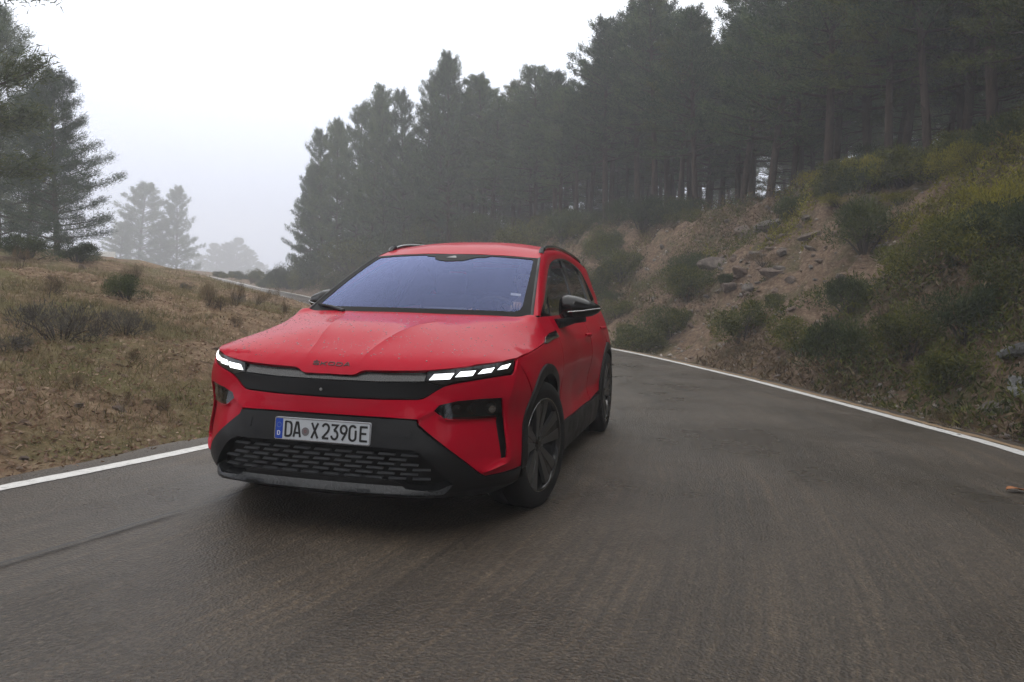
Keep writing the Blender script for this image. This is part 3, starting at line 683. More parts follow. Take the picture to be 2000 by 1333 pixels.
# ---- handles, badge
for sg in (1, -1):
    for s0, z in ((3.148, .934), (3.975, .962)):
        p = W([s0], [z])[0]; bm = bmesh.new()
        n = 12; P = [(sg*(p[0]+.004+.030*math.sin(math.pi*(.08+.84*k/n))**.6), p[1]-.09+.18*k/n, p[2]) for k in range(n+1)]
        tube(bm, P, [.010+.007*math.sin(math.pi*k/n) for k in range(n+1)], 8); bm_obj('door_handle', bm, M['red'], car)
        bm = bmesh.new(); bmesh.ops.create_uvsphere(bm, u_segments=16, v_segments=8, radius=.04, matrix=Matrix.Translation((sg*(p[0]-.0), p[1]+.01, p[2]-.016)) @ Matrix.Diagonal((.08, 1.3, .45, 1))); bm_obj('handle_shade', bm, M['lamp_dark'], car)  # dark flattened blob: shade under the handle put in as colour
bd = panel('wing_badge', [(1.625,.945),(1.70,.975),(1.84,.992),(2.065,1.002),(2.082,.962),(1.90,.955),(1.66,.938)], W, M['gloss'], car, .03, .008, .008, 0, both=True)
for k, o in enumerate(bd):
    V, F = [], []
    for j in range(6):
        s0 = 1.80+.042*j; q = W([s0, s0+.022, s0+.022, s0], [.968, .968, .986, .986], .0095); i0 = len(V)
        V += [tuple(v*(1 if k == 0 else -1) if a == 0 else v for a, v in enumerate(r)) for r in q]; F.append((i0, i0+1, i0+2, i0+3))
    mesh_obj('badge_relief', V, F, M['lip'], o, False)['kind'] = 'stuff'

# ---- wheels
def lathe(prof, n, sg=1):
    V = [(sg*x, r*math.cos(2*math.pi*k/n), r*math.sin(2*math.pi*k/n)) for k in range(n) for r, x in prof]; m_ = len(prof)
    F = [(k*m_+i, ((k+1) % n)*m_+i, ((k+1) % n)*m_+i+1, k*m_+i+1) for k in range(n) for i in range(m_-1)]
    return V, (F if sg > 0 else [f[::-1] for f in F])
def make_wheel(x, y, steer, sg, spin):
    w = empty('wheel', (x, y, .365), steer, car)
    tp = [(.268,-.115),(.30,-.122),(.335,-.12),(.355,-.108),(.363,-.085),(.365,-.04),(.365,-.012),(.360,-.010),(.360,-.002),(.365,0),(.365,.04),(.363,.085),(.355,.108),(.335,.12),(.30,.124),(.275,.118),(.262,.112)]
    V, F = lathe(tp, 72, sg); mesh_obj('tyre', V, F, M['rubber'], w)
    V, F = lathe([(.262,.113),(.267,.117),(.262,.114),(.256,.104),(.252,.09),(.245,.03),(.22,-.02),(.22,-.10)], 64, sg); mesh_obj('rim', V, F, M['rim_dark'], w)
    V, F = lathe([(.2635,.1155),(.268,.1185),(.2685,.1165)], 64, sg); mesh_obj('rim_lip', V, F, M['silver'], w)
    V, F = lathe([(.03,-.005),(.17,-.005),(.175,-.015)], 48, sg); mesh_obj('brake_disc', V, F, M['disc'], w)
    V, F = lathe([(.20,-.03),(.24,-.03)], 32, sg); mesh_obj('rim_back', V, F, M['matte'], w)
    for k in range(5):                       # five broad spokes, each split by a dark groove
        a0 = spin+2*math.pi*k/5
        for part, (w0, w1), m_, lift in (('spoke', (.030, .072), M['rim_dark'], 0), ('spoke_blade', (.014, .034), M['rim_grey'], 1)):
            V, F = [], []
            for sd in ((0,) if part == 'spoke' else (-1, 1)):
                i0 = len(V)
                for r_, xx, t in ((.045, .080, 0), (.11, .088, .3), (.19, .098, .7), (.252, .104, 1)):
                    hw = w0+(w1-w0)*t; c = sd*(w0*.6+.046*t+.008) if part != 'spoke' else 0
                    for q in (-hw, hw):
                        for dx in (0, -.022):
                            V.append((sg*(xx+lift*.004+dx), r_*math.cos(a0)-(c+q)*math.sin(a0), r_*math.sin(a0)+(c+q)*math.cos(a0)))
                for j in range(3):
                    b0 = i0+4*j; F += [(b0, b0+2, b0+6, b0+4), (b0, b0+4, b0+5, b0+1), (b0+2, b0+3, b0+7, b0+6)]
            mesh_obj(part, V, F, m_, w, False)
    V, F = lathe([(.001,.094),(.03,.093),(.036,.088),(.062,.078),(.066,.06)], 32, sg); mesh_obj('hub_cap', V, F, M['gloss'], w)
    V, F = lathe([(.022,.0945),(.024,.0955),(.0265,.0945)], 32, sg); mesh_obj('hub_emblem', V, F, M['silver'], w)
    for k in range(5):
        a = spin+.6+2*math.pi*k/5; bm = bmesh.new()
        bmesh.ops.create_cone(bm, segments=6, radius1=.010, radius2=.009, depth=.02, cap_ends=True, matrix=Matrix.Translation((sg*.078, .05*math.cos(a), .05*math.sin(a))) @ Matrix.Rotation(math.pi/2, 4, 'Y')); bm_obj('wheel_bolt', bm, M['rim_grey'], w, False)
    return w
ST = R(-10)
make_wheel(.818, .045, ST, 1, .35); make_wheel(-.818, .045, ST, -1, .9)
make_wheel(.818, 2.765, 0, 1, .1); make_wheel(-.818, 2.765, 0, -1, .5)

# ---- cabin
bm = bmesh.new(); V, F = [], []
prof = [(.36, 1.06), (.45, 1.085), (.75, 1.075), (.86, 1.05), (.90, .98), (.88, .80), (1.05, .60)]
n = 17
for y, z in prof:
    for a in np.linspace(-1, 1, n): V.append((.70*a, y+.03*(1-a*a)*(-1), z+(.025 if abs(a-.53) < .2 and y > .6 else 0)))
F = [(n*i+j, n*i+j+1, n*i+n+1+j, n*i+n+j) for i in range(len(prof)-1) for j in range(n-1)]
bm.free(); mesh_obj('dashboard', V, F, M['trim'], car)
bm = bmesh.new(); box(bm, (0, .90, 1.03), (.33, .02, .19), Matrix.Rotation(R(-10), 3, 'X'), .006); bm_obj('centre_screen', bm, M['gloss'], car)
SWC = Vector((.37, .98, 1.03))
SWR = Matrix.Rotation(R(-65), 3, 'X')
sw = empty('steering_wheel', (0, 0, 0), 0, car)
bm = bmesh.new(); P = [SWC+SWR @ Vector((.185*math.cos(a), .185*math.sin(a), 0)) for a in np.linspace(0, 2*math.pi, 40)]
tube(bm, P, [.016]*40, 8, False); bm_obj('wheel_rim', bm, M['trim'], sw)
bm = bmesh.new()
for a in (0, math.pi, -math.pi/2): tube(bm, [SWC, SWC+SWR @ Vector((.18*math.cos(a), .18*math.sin(a), 0))], [.03, .014], 6)
bm_obj('wheel_spokes', bm, M['trim'], sw)
for x in (.37, -.37):
    st = empty('front_seat', (0, 0, 0), 0, car)
    bm = bmesh.new(); box(bm, (x, 1.62, .55), (.52, .55, .22), Matrix.Rotation(R(6), 3, 'X'), .06); bm_obj('cushion', bm, M['seat'], st)
    bm = bmesh.new(); box(bm, (x, 2.0, .90), (.50, .16, .66), Matrix.Rotation(R(-16), 3, 'X'), .06); bm_obj('seat_back', bm, M['seat'], st)
    bm = bmesh.new(); box(bm, (x, 2.12, 1.31), (.27, .11, .19), Matrix.Rotation(R(-12), 3, 'X'), .04); bm_obj('headrest', bm, M['seat'], st)
bm = bmesh.new(); box(bm, (0, 2.85, .95), (1.25, .18, .62), Matrix.Rotation(R(-18), 3, 'X'), .06); box(bm, (0, 2.5, .58), (1.25, .55, .2), None, .05); bm_obj('rear_seat', bm, M['seat'], car)
bm = bmesh.new(); box(bm, (0, 1.20, 1.425), (.23, .02, .07), None, .02); bm_obj('rear_view_mirror', bm, M['gloss'], car)
# headliner keeps the cabin dim as a roof does
panel('headliner', mir([(0,1.10),(.5,1.19),(.56,1.4),(.54,2.1),(.55,2.9),(0,3.2)]), ROOF, M['seat'], car, .1, -.03, .004, 0, out=(0, 0, 1))

# rain drops standing on the bonnet
V, F = [], []
def add_drop(p, n, r_):
    n = Vector(n).normalized(); q = n.to_track_quat('Z', 'Y').to_matrix(); i0 = len(V); sx = 1+.6*random.random()
    V.append(Vector(p)+n*r_*.45)
    for rr_, hh_ in ((.75, .30), (1.0, -.1)):
        for k in range(6): V.append(Vector(p)+q @ Vector((r_*rr_*math.cos(k*math.pi/3), r_*rr_*sx*math.sin(k*math.pi/3), r_*hh_)))
    for k in range(6):
        F.append((i0, i0+1+k, i0+1+(k+1) % 6)); F.append((i0+1+k, i0+7+k, i0+7+(k+1) % 6, i0+1+(k+1) % 6))
dx = RNG.uniform(-.84, .84, 1100); dy = RNG.uniform(-.72, .22, 1100)
ok = (dy < .14+.25*dx*dx) & (np.abs(dx) < np.interp(dy, [-.75, -.6, -.4, 0], [.5, .7, .82, .85])); dx, dy = dx[ok], dy[ok]
zz = hood_z(dx, dy); zx = hood_z(dx+.002, dy); zy = hood_z(dx, dy+.002)
for i in range(len(dx)):
    add_drop((dx[i], dy[i], zz[i]), (-(zx[i]-zz[i])/.002, -(zy[i]-zz[i])/.002, 1), .0022+.0036*random.random()**3)
o = mesh_obj('rain_drops', V, F, M['drop'], car); o['kind'] = 'stuff'

# ---- driver (a person of their own, seated behind the wheel)
def skin_mesh(name, joints, edges, m, parent, root=0, sub=2):
    me = bpy.data.meshes.new(name); me.from_pydata([j[:3] for j in joints], edges, []); me.update()
    o = bpy.data.objects.new(name, me); link(o, parent); me.materials.append(m)
    sk = o.modifiers.new('skin', 'SKIN'); sk.use_smooth_shade = True
    for i, v in enumerate(me.skin_vertices[0].data):
        r_ = joints[i][3]; v.radius = (r_, r_) if not isinstance(r_, tuple) else r_; v.use_root = (i == root)
    ss = o.modifiers.new('sub', 'SUBSURF'); ss.levels = sub; ss.render_levels = sub
    dg = bpy.context.evaluated_depsgraph_get(); ev = o.evaluated_get(dg); me2 = bpy.data.meshes.new_from_object(ev)
    o.modifiers.clear(); o.data = me2; me2.shade_smooth(); return o
person = tag(empty('person', (.37, 1.7, .66)), 'driver in a dark jacket holding the steering wheel behind the windscreen', 'person')
PX0 = Vector((.37, 1.7, .66))
def rel(p, r_): return (p[0]-PX0.x, p[1]-PX0.y, p[2]-PX0.z, r_)
HANDL = Vector((.37+.150, .955, 1.140)); HANDR = Vector((.37-.172, .985, 1.085))
J = [rel((.37,1.82,.70),.13), rel((.37,1.86,.95),.14), rel((.37,1.88,1.10),.12), rel((.37,1.86,1.20),.055), rel((.37,1.83,1.27),.075), rel((.37,1.83,1.36),.095), rel((.37,1.84,1.42),.07)]
E_ = [(0,1),(1,2),(2,3),(3,4),(4,5),(5,6)]
for sg, H in ((1, HANDL), (-1, HANDR)):
    b0 = len(J)
    J += [rel((.37+sg*.17,1.87,1.10),.065), rel((.37+sg*.25,1.62,.92),.05), rel((.37+sg*.22,1.32,.97),.040), rel((H.x, H.y+.075, H.z-.01),.028), rel((H.x, H.y+.025, H.z+.012),(.038,.020))]
    E_ += [(2,b0),(b0,b0+1),(b0+1,b0+2),(b0+2,b0+3),(b0+3,b0+4)]
    for k in range(4):                      # fingers fold over the rim
        c = len(J); dxk = (k-1.5)*.021; zz_ = -.006*abs(k-1.2)
        J += [rel((H.x+dxk, H.y-.012, H.z+.030+zz_),.0095), rel((H.x+dxk, H.y-.040, H.z+.022+zz_),.009), rel((H.x+dxk*.95, H.y-.046, H.z-.004+zz_),.008), rel((H.x+dxk*.9, H.y-.030, H.z-.016),.007)]
        E_ += [(b0+4,c),(c,c+1),(c+1,c+2),(c+2,c+3)]
    c = len(J); J += [rel((H.x-sg*.045, H.y+.02, H.z+.01),.011), rel((H.x-sg*.052, H.y-.012, H.z+.012),.009)]; E_ += [(b0+4,c),(c,c+1)]
    c = len(J); J += [rel((.37+sg*.10,1.72,.70),.085), rel((.37+sg*.13,1.32,.76),.065), rel((.37+sg*.12,1.10,.42),.05), rel((.37+sg*.12,.98,.36),.04)]; E_ += [(0,c),(c,c+1),(c+1,c+2),(c+2,c+3)]
body = skin_mesh('body', J, E_, M['skin'], person)
Jk = [(*j[:3], (j[3] if not isinstance(j[3], tuple) else j[3][0])*1.12) for j in J[:3]]; Jk.append(rel((.37,1.87,1.17),.075)); Ek = [(0,1),(1,2),(2,3)]
for sg in (1, -1):
    b0 = len(Jk); H = HANDL if sg > 0 else HANDR
    Jk += [rel((.37+sg*.17,1.87,1.10),.078), rel((.37+sg*.25,1.62,.92),.062), rel((.37+sg*.22,1.32,.97),.050), rel((H.x, H.y+.10, H.z-.015),.038)]; Ek += [(2,b0),(b0,b0+1),(b0+1,b0+2),(b0+2,b0+3)]
    c = len(Jk); Jk += [rel((.37+sg*.10,1.72,.70),.095), rel((.37+sg*.13,1.32,.76),.078), rel((.37+sg*.12,1.10,.42),.06)]; Ek += [(0,c),(c,c+1),(c+1,c+2)]
skin_mesh('jacket', Jk, Ek, M['jacket'], person)
hv = rel((.37,1.87,1.40),0)
bm = bmesh.new(); bmesh.ops.create_uvsphere(bm, u_segments=20, v_segments=14, radius=.105, matrix=Matrix.Translation(hv[:3]) @ Matrix.Diagonal((.92, 1.0, .95, 1)))
bm_obj('hair', bm, M['hair'], person)
for sg in (1, -1):
    e0 = rel((.37+sg*.034,1.735,1.365),0); bm = bmesh.new(); bmesh.ops.create_uvsphere(bm, u_segments=10, v_segments=8, radius=.014, matrix=Matrix.Translation(e0[:3])); bm_obj('eye', bm, M['ink'], person)
    e0 = rel((.37+sg*.094,1.84,1.35),0); bm = bmesh.new(); bmesh.ops.create_uvsphere(bm, u_segments=10, v_segments=8, radius=.03, matrix=Matrix.Translation(e0[:3]) @ Matrix.Diagonal((.35, .7, 1, 1))); bm_obj('ear', bm, M['skin'], person)
e0 = rel((.37,1.728,1.335),0); bm = bmesh.new(); bmesh.ops.create_cone(bm, segments=8, radius1=.018, radius2=.008, depth=.045, cap_ends=True, matrix=Matrix.Translation(e0[:3]) @ Matrix.Rotation(R(-20), 4, 'X')); bm_obj('nose', bm, M['skin'], person)
e0 = rel((.37,1.742,1.295),0); bm = bmesh.new(); box(bm, Vector(e0[:3]), (.045, .012, .010), None, .003); bm_obj('mouth', bm, M['seal_red'], person)

# where the single trees, shrubs and stones stand (metres)
LEFT_PINES = [
(-14.26, 7.6, 0, 0.95, 1.0, 'tall spreading pine at the left edge, its boughs reaching over the knoll'),
(-21.49, 19.07, 1, 0.58, 0.6, 'bushy dark pine in front of the hazy pair, boughs hanging to the ground'),
(-24.99, 19.73, 1, 0.62, 0.8, 'pine with a visible lower trunk behind the tall spreading one'),
(-33.02, 28.73, 3, 0.85, 0.95, 'dim pine filling the gap behind the two nearest left pines'),
(-95.35, 109.98, 2, 2.3, 1.95, 'grey hazy pine beside the white sign, fuller of the two in the fog'),
(-91.88, 115.4, 3, 1.5, 1.95, 'grey hazy pine with a pointed top, nearer the road end'),
(-94.87, 114.29, 2, 1.6, 1.3, 'short grey pine squeezed between the two hazy pines'),
(-97.09, 107.14, 3, 1.4, 1.2, 'low grey pine just behind the white sign')]
FAINT_PINES = [
(-157.01, 211.58, 3, 1.9, 1.3),
(-154.42, 215.92, 2, 2.2, 1.7),
(-151.67, 220.27, 2, 2.4, 1.95),
(-145.47, 219.61, 3, 2.0, 1.55),
(-154.78, 220.55, 3, 2.2, 1.75),
(-143.46, 223.3, 2, 1.8, 1.1)]
EDGE_PINES = [
(-27.46, 48.09, 0, 0.63, 0.93, 'outermost hazy pine at the left end of the forest, branches down to the ground'),
(-25.69, 46.78, 1, 0.67, 1.13, 'second hazy pine from the left end of the forest'),
(-24.37, 46.35, 0, 0.67, 1.15, 'third hazy pine from the left end of the forest, taller than its left neighbour'),
(-22.36, 45.12, 1, 0.68, 1.19, 'hazy pine at the left of the forest with its top just over its neighbours'),
(-20.5, 43.79, 0, 0.67, 1.14, 'slim hazy pine left of the tall peak over the far mirror'),
(-19.28, 43.24, 1, 0.67, 1.17, 'tall hazy pine forming the first peak of the forest skyline'),
(-17.37, 41.89, 0, 0.66, 1.12, 'hazy pine just right of the first peak of the skyline'),
(-15.58, 40.45, 1, 0.67, 1.13, 'hazy pine with a dense dark crown above the left roof bar'),
(-14.36, 39.85, 0, 0.69, 1.23, 'tall pine on the skyline above the left half of the roof'),
(-13.38, 39.14, 1, 0.69, 1.24, 'tallest of the hazy edge pines, above the middle of the roof'),
(-28.52, 50.93, 0, 0.65, 1.07, 'low hazy pine between the two outermost pines'),
(-25.24, 49.27, 1, 0.7, 1.29, 'hazy pine filling the skyline between the third and fourth edge pines'),
(-21.75, 47.62, 0, 0.66, 1.11, 'hazy pine half hidden below the first peak of the skyline')]
SHRUBS = [
('green', 0.15, 15.79, 0.98, 0.88, "green bush at the foot of the bank right beside the car's rear wheel"),
('green', -1.23, 22.75, 1.21, 1.21, "round green bush on the bank just above the car's door mirror"),
('green', 1.12, 18.1, 1.0, 1.0, 'pale green bush halfway up the earth bank left of the grey rock slab'),
('dark', -0.94, 26.62, 1.39, 1.53, "dark bush at the brow of the bank above the car's roof"),
('green', 0.81, 16.5, 0.93, 0.93, "leafy green bush low on the bank beside the one at the car's rear wheel"),
('dark', 4.88, 13.22, 1.08, 1.14, 'large dark green bush hanging on the upper part of the bare earth bank'),
('green', 2.48, 12.74, 0.9, 0.9, 'bright green bush at the foot of the bare scree, close to the white line'),
('green', 3.37, 10.35, 0.78, 0.7, 'low olive bush between two taller bushes at the foot of the bank'),
('dark', 3.81, 8.69, 0.91, 1.0, 'big deep green bush at the foot of the bank, tallest along the white line'),
('dark', 4.21, 10.49, 0.73, 0.73, 'young dark conifer-like bush in the middle of the bank'),
('green', 4.64, 7.91, 0.76, 0.84, 'mossy green bush at mid height right of the bare earth gully'),
('green', 4.81, 6.7, 0.65, 0.71, 'olive bush at the foot of the bank near the grey boulders'),
('green', 5.22, 9.99, 0.95, 0.95, 'spreading olive bush high on the right half of the bank'),
('dark', 5.18, 7.3, 0.73, 0.81, 'dark bush just above the grey boulders at the right edge'),
('green', 5.69, 9.02, 0.95, 0.95, 'broad olive bush on the upper right slope'),
('yellow', 6.37, 9.96, 0.91, 0.91, 'yellow-green broom bush at the top of the slope by the right edge'),
('yellow', 5.77, 14.43, 0.7, 0.39, 'low yellow broom on the brow just right of the large dark bush'),
('yellow', 4.79, 16.31, 0.68, 0.34, 'low yellow broom on the brow left of the large dark bush'),
('yellow', 5.91, 11.32, 0.72, 0.5, 'straggly yellow broom on the brow between two olive bushes'),
('green', 5.8, 7.6, 0.76, 0.84, 'olive bush at the right edge above the boulders'),
('dark', 6.08, 8.95, 0.84, 0.93, 'dark bush under the yellow broom at the right edge'),
('green', 3.83, 18.89, 0.57, 0.4, 'small olive bush on the brow above the bare scree'),
('dark', 2.2, 17.0, 0.43, 0.34, 'small dark bush under the grey rock slab'),
('green', 3.27, 13.99, 0.52, 0.36, 'small pale bush in the middle of the bare scree'),
('brown', 4.62, 5.46, 0.29, 0.17, 'tuft of brown dry stalks on the verge by the white line'),
('brown', 5.0, 4.37, 0.3, 0.18, 'tuft of ochre dry stalks on the verge left of the boulders'),
('brown', 4.56, 5.34, 0.33, 0.23, 'tuft of tawny stalks at the foot of the olive bush near the boulders'),
('brown', 3.72, 7.94, 0.3, 0.18, 'tuft of dead stalks where the white line passes the bare scree'),
('brown', 3.03, 16.2, 0.58, 0.35, 'dead brown brush on the bare scree'),
('dark', -4.89, 30.72, 1.59, 1.59, 'dark bush on the brow of the bank behind the roof bar'),
('green', -7.08, 31.83, 1.81, 1.81, 'hazy green bush on the brow behind the middle of the roof'),
('dark', -10.81, 36.35, 2.07, 2.07, "hazy dark bush on the brow left of the roof's middle"),
('green', -14.76, 39.75, 2.29, 2.29, 'hazy olive bush behind the left part of the roof'),
('dark', -18.21, 41.57, 2.43, 2.43, 'hazy dark bush behind the left roof bar'),
('green', -21.3, 42.78, 2.55, 2.55, 'hazy olive bush above the far windscreen pillar'),
('dark', -24.65, 44.13, 2.46, 2.46, 'hazy dark bush above the far door mirror'),
('green', -22.26, 42.51, 1.92, 1.73, 'hazy low bush between the far mirror and the windscreen pillar'),
('green', -2.79, 23.06, 1.35, 1.35, "green bush half hidden behind the car's rear side window"),
('green', -2.42, 25.89, 1.11, 1.11, 'olive bush on the bank just right of the roof'),
('dark', -6.37, 5.18, 0.41, 0.46, 'small dark green bush alone on the brow of the grassy knoll'),
('grey', -4.72, 2.33, 0.57, 0.57, 'wide grey heather clump on the knoll, larger of the two'),
('grey', -4.59, 3.09, 0.39, 0.39, 'small grey heather clump under the dark green bush'),
('grey', -4.58, 1.54, 0.27, 0.27, 'grey-green heather clump at the left edge of the knoll'),
('dark', -12.94, 9.71, 0.85, 0.6, 'dark low bush at the foot of the left-hand pines'),
('dark', -13.04, 11.17, 0.82, 0.58, 'dark brushwood under the bushy pine'),
('brown', -3.7, 2.23, 0.12, 0.16, 'slim brown dry plant on the knoll nearest the headlight'),
('brown', -2.74, 1.46, 0.12, 0.17, 'tall brown dry plant near the inner white line'),
('brown', -2.97, 1.2, 0.1, 0.12, 'short brown dry plant left of the tall one by the inner line'),
('brown', -4.71, 5.35, 0.16, 0.19, 'reddish dry plant beside the far front wing of the car'),
('brown', -5.25, 5.76, 0.26, 0.23, 'patch of reddish dry stalks near the brow behind the bonnet'),
('brown', -6.94, 9.31, 0.34, 0.3, 'patch of rusty dry stalks where the knoll meets the far road'),
('brown', -3.38, 1.09, 0.16, 0.09, 'flat tan tuft in the mossy patch of the knoll'),
('dark', -29.53, 46.88, 1.15, 1.5, 'hazy outermost bush where the far road meets the forest slope'),
('dark', -27.63, 45.68, 1.5, 2.0, 'hazy bush at the far left end of the forest slope'),
('green', -25.35, 43.54, 1.4, 1.9, 'hazy bush beside the far road edge left of the far mirror')]
ROCKS = [
(1.85, 19.02, 0.441, 'dark slate-grey rock slab jutting from the bare scree'),
(2.5, 16.75, 0.332, 'blocky grey rock just right of the slate slab'),
(2.26, 16.65, 0.297, 'flat dark rock below the slate slab'),
(3.31, 19.19, 0.409, 'grey rock under the brow of the bank'),
(4.08, 16.01, 0.258, 'grey rock high on the bank left of the large dark bush'),
(4.08, 16.83, 0.236, 'small pale rock on the brow'),
(2.65, 15.31, 0.247, 'pale sandy rock in the middle of the scree'),
(3.85, 10.19, 0.129, 'small pale stone between the bushes'),
(4.96, 11.06, 0.222, 'brownish rock under the large dark bush'),
(5.33, 15.45, 0.255, 'pale stone beside the low yellow broom'),
(2.94, 17.06, 0.236, 'weathered stone halfway between the slab and the brow'),
(3.61, 14.95, 0.183, 'reddish stone on the right of the scree'),
(5.44, 6.24, 0.298, 'tall grey boulder at the right edge of the picture, upper of the pile'),
(5.29, 5.71, 0.267, 'lichen-grey boulder at the right edge, lower of the pile'),
(5.04, 5.59, 0.197, 'small grey boulder in front of the lichen-grey one'),
(4.17, 3.94, 0.071, 'grey stone on the verge near the boulders'),
(5.37, 7.13, 0.188, 'grey rock half hidden under the dark bush at the right edge'),
(-2.9, 1.1, 0.068, 'flat tan stone on the knoll near the inner line'),
(-11.85, 10.08, 0.138, 'pale stone lying on the brow of the knoll'),
(-3.75, 2.88, 0.04, 'small white stone on the knoll nearest the bonnet'),
(-2.06, -0.1, 0.055, 'grey flat stone on the verge next to the inner white line'),
(-2.65, -0.08, 0.051, 'rusty stone on the verge at the left edge'),
(-3.06, 0.81, 0.058, 'reddish flat stone in the litter of the knoll')]
SMALL = [(0.32, 21.9, 0.066),(2.69, 20.21, 0.379),(2.24, 20.84, 0.071),(2.0, 14.67, 0.078),(2.38, 17.9, 0.108),(3.68, 17.02, 0.075),(5.17, 12.93, 0.115),(1.25, 19.25, 0.117),(4.39, 11.17, 0.083),(3.69, 15.79, 0.056),(2.13, 17.75, 0.028),(1.23, 21.39, 0.087),(2.02, 17.18, 0.143),(3.51, 10.88, 0.068),(1.75, 18.22, 0.053),(1.33, 16.01, 0.119),(4.32, 14.77, 0.064),(1.39, 21.23, 0.074),(1.15, 20.22, 0.147),(3.05, 16.47, 0.123),(3.22, 15.55, 0.268),(2.58, 19.83, 0.108),(3.8, 8.99, 0.087),(3.4, 15.48, 0.188),(2.74, 20.16, 0.167),(3.26, 17.48, 0.056),(2.36, 20.94, 0.047),(3.07, 16.08, 0.09),(5.53, 13.13, 0.089),(2.49, 15.08, 0.071),(4.5, 19.3, 0.125),(2.73, 17.25, 0.138),(2.57, 17.31, 0.122),(2.91, 15.35, 0.065),(3.46, 8.73, 0.063),(2.19, 21.06, 0.091),(3.38, 20.74, 0.177),(1.35, 18.16, 0.039),(4.08, 7.93, 0.082),(2.67, 17.09, 0.08),(1.15, 17.64, 0.032),(4.2, 20.39, 0.091),(5.04, 13.37, 0.069),(1.04, 16.28, 0.049),(2.62, 11.74, 0.063),(3.1, 19.37, 0.06),(2.88, 15.58, 0.083),(2.91, 15.47, 0.05),(2.93, 19.5, 0.061),(2.38, 14.97, 0.117),(3.04, 17.28, 0.117),(2.66, 14.84, 0.037),(0.08, 22.63, 0.166),(3.54, 9.62, 0.043),(4.17, 14.75, 0.133),(3.12, 20.17, 0.046),(2.23, 16.66, 0.069),(1.72, 22.14, 0.084),(2.43, 16.87, 0.069),(2.44, 20.77, 0.055),(2.08, 19.06, 0.129),(2.22, 15.61, 0.06),(4.01, 16.02, 0.05),(-0.06, 27.46, 0.163),(2.71, 12.62, 0.124),(4.48, 14.35, 0.056),(1.47, 16.77, 0.09),(4.84, 14.04, 0.027),(2.2, 21.06, 0.11),(3.94, 13.34, 0.081),(3.19, 12.19, 0.075),(-0.06, 27.4, 0.123),(3.41, 15.48, 0.109),(3.84, 15.09, 0.068),(3.24, 17.53, 0.162),(2.35, 14.67, 0.143),(3.51, 17.28, 0.167),(3.3, 14.57, 0.073),(2.35, 17.84, 0.134),(4.15, 13.37, 0.093),(3.32, 11.3, 0.09),(3.36, 19.18, 0.122),(2.12, 19.57, 0.105),(0.94, 17.69, 0.062),(-0.13, 22.53, 0.133),(3.53, 16.49, 0.124),(2.67, 14.55, 0.272),(4.3, 12.41, 0.121),(1.71, 17.47, 0.137),(3.9, 16.7, 0.084),(2.64, 15.02, 0.101),(3.33, 11.66, 0.117),(3.99, 14.66, 0.108),(2.58, 16.64, 0.07),(3.47, 16.33, 0.202),(3.56, 19.56, 0.062),(2.42, 20.45, 0.107),(4.73, 9.69, 0.104),(4.66, 16.51, 0.097),(4.07, 14.93, 0.102),(4.04, 15.33, 0.15),(3.25, 14.92, 0.127),(1.3, 16.77, 0.11),(4.17, 8.28, 0.047),(4.53, 14.83, 0.137),(2.04, 18.1, 0.121),(3.27, 17.03, 0.153),(2.45, 16.7, 0.136),(2.58, 15.14, 0.117),(3.04, 16.2, 0.098)]
KNOLL_STONES = [(-2.95, 0.98, 0.026), (-3.43, 0.62, 0.047), (-2.73, 0.44, 0.039), (-4.25, 1.22, 0.039), (-2.91, 1.41, 0.056), (-4.0, 1.14, 0.043), (-2.41, 1.25, 0.024), (-3.64, 3.39, 0.033), (-2.77, 0.65, 0.027), (-4.06, 2.47, 0.05), (-2.77, -0.12, 0.043), (-4.44, 1.62, 0.061), (-3.4, 3.2, 0.064), (-2.98, 2.41, 0.029), (-3.34, 0.7, 0.025), (-3.86, 1.28, 0.036), (-2.57, -0.26, 0.02), (-2.72, 1.63, 0.025), (-3.86, 1.28, 0.033), (-3.43, 1.75, 0.052), (-3.24, 0.47, 0.029), (-2.82, 2.22, 0.015), (-2.94, 2.79, 0.067), (-2.96, 1.13, 0.049), (-4.48, 1.66, 0.031), (-2.81, 1.01, 0.028), (-2.23, 1.44, 0.032), (-2.9, 1.42, 0.028), (-3.01, 0.26, 0.048), (-2.76, 0.74, 0.021), (-3.78, 1.36, 0.033), (-2.38, 0.97, 0.034), (-4.28, 1.95, 0.06), (-2.44, 0.12, 0.031), (-2.6, 1.18, 0.021), (-4.86, 3.7, 0.018), (-3.12, 2.15, 0.03), (-2.98, 0.28, 0.038), (-4.51, 4.99, 0.021), (-2.97, 2.05, 0.023), (-4.47, 2.34, 0.027), (-2.81, 0.54, 0.031), (-4.75, 4.53, 0.03), (-3.09, 2.97, 0.041), (-2.53, -0.22, 0.035), (-2.8, 0.37, 0.034), (-2.82, 2.22, 0.019), (-4.79, 4.58, 0.037), (-4.43, 1.62, 0.046), (-2.87, 0.48, 0.025), (-2.32, 0.78, 0.067), (-3.56, 1.57, 0.068), (-3.04, 1.54, 0.032), (-2.51, 1.32, 0.023), (-4.19, 1.95, 0.018), (-4.15, 2.15, 0.04), (-3.19, 1.96, 0.018), (-5.03, 2.18, 0.019), (-2.44, 0.76, 0.044), (-2.31, 0.48, 0.038)]

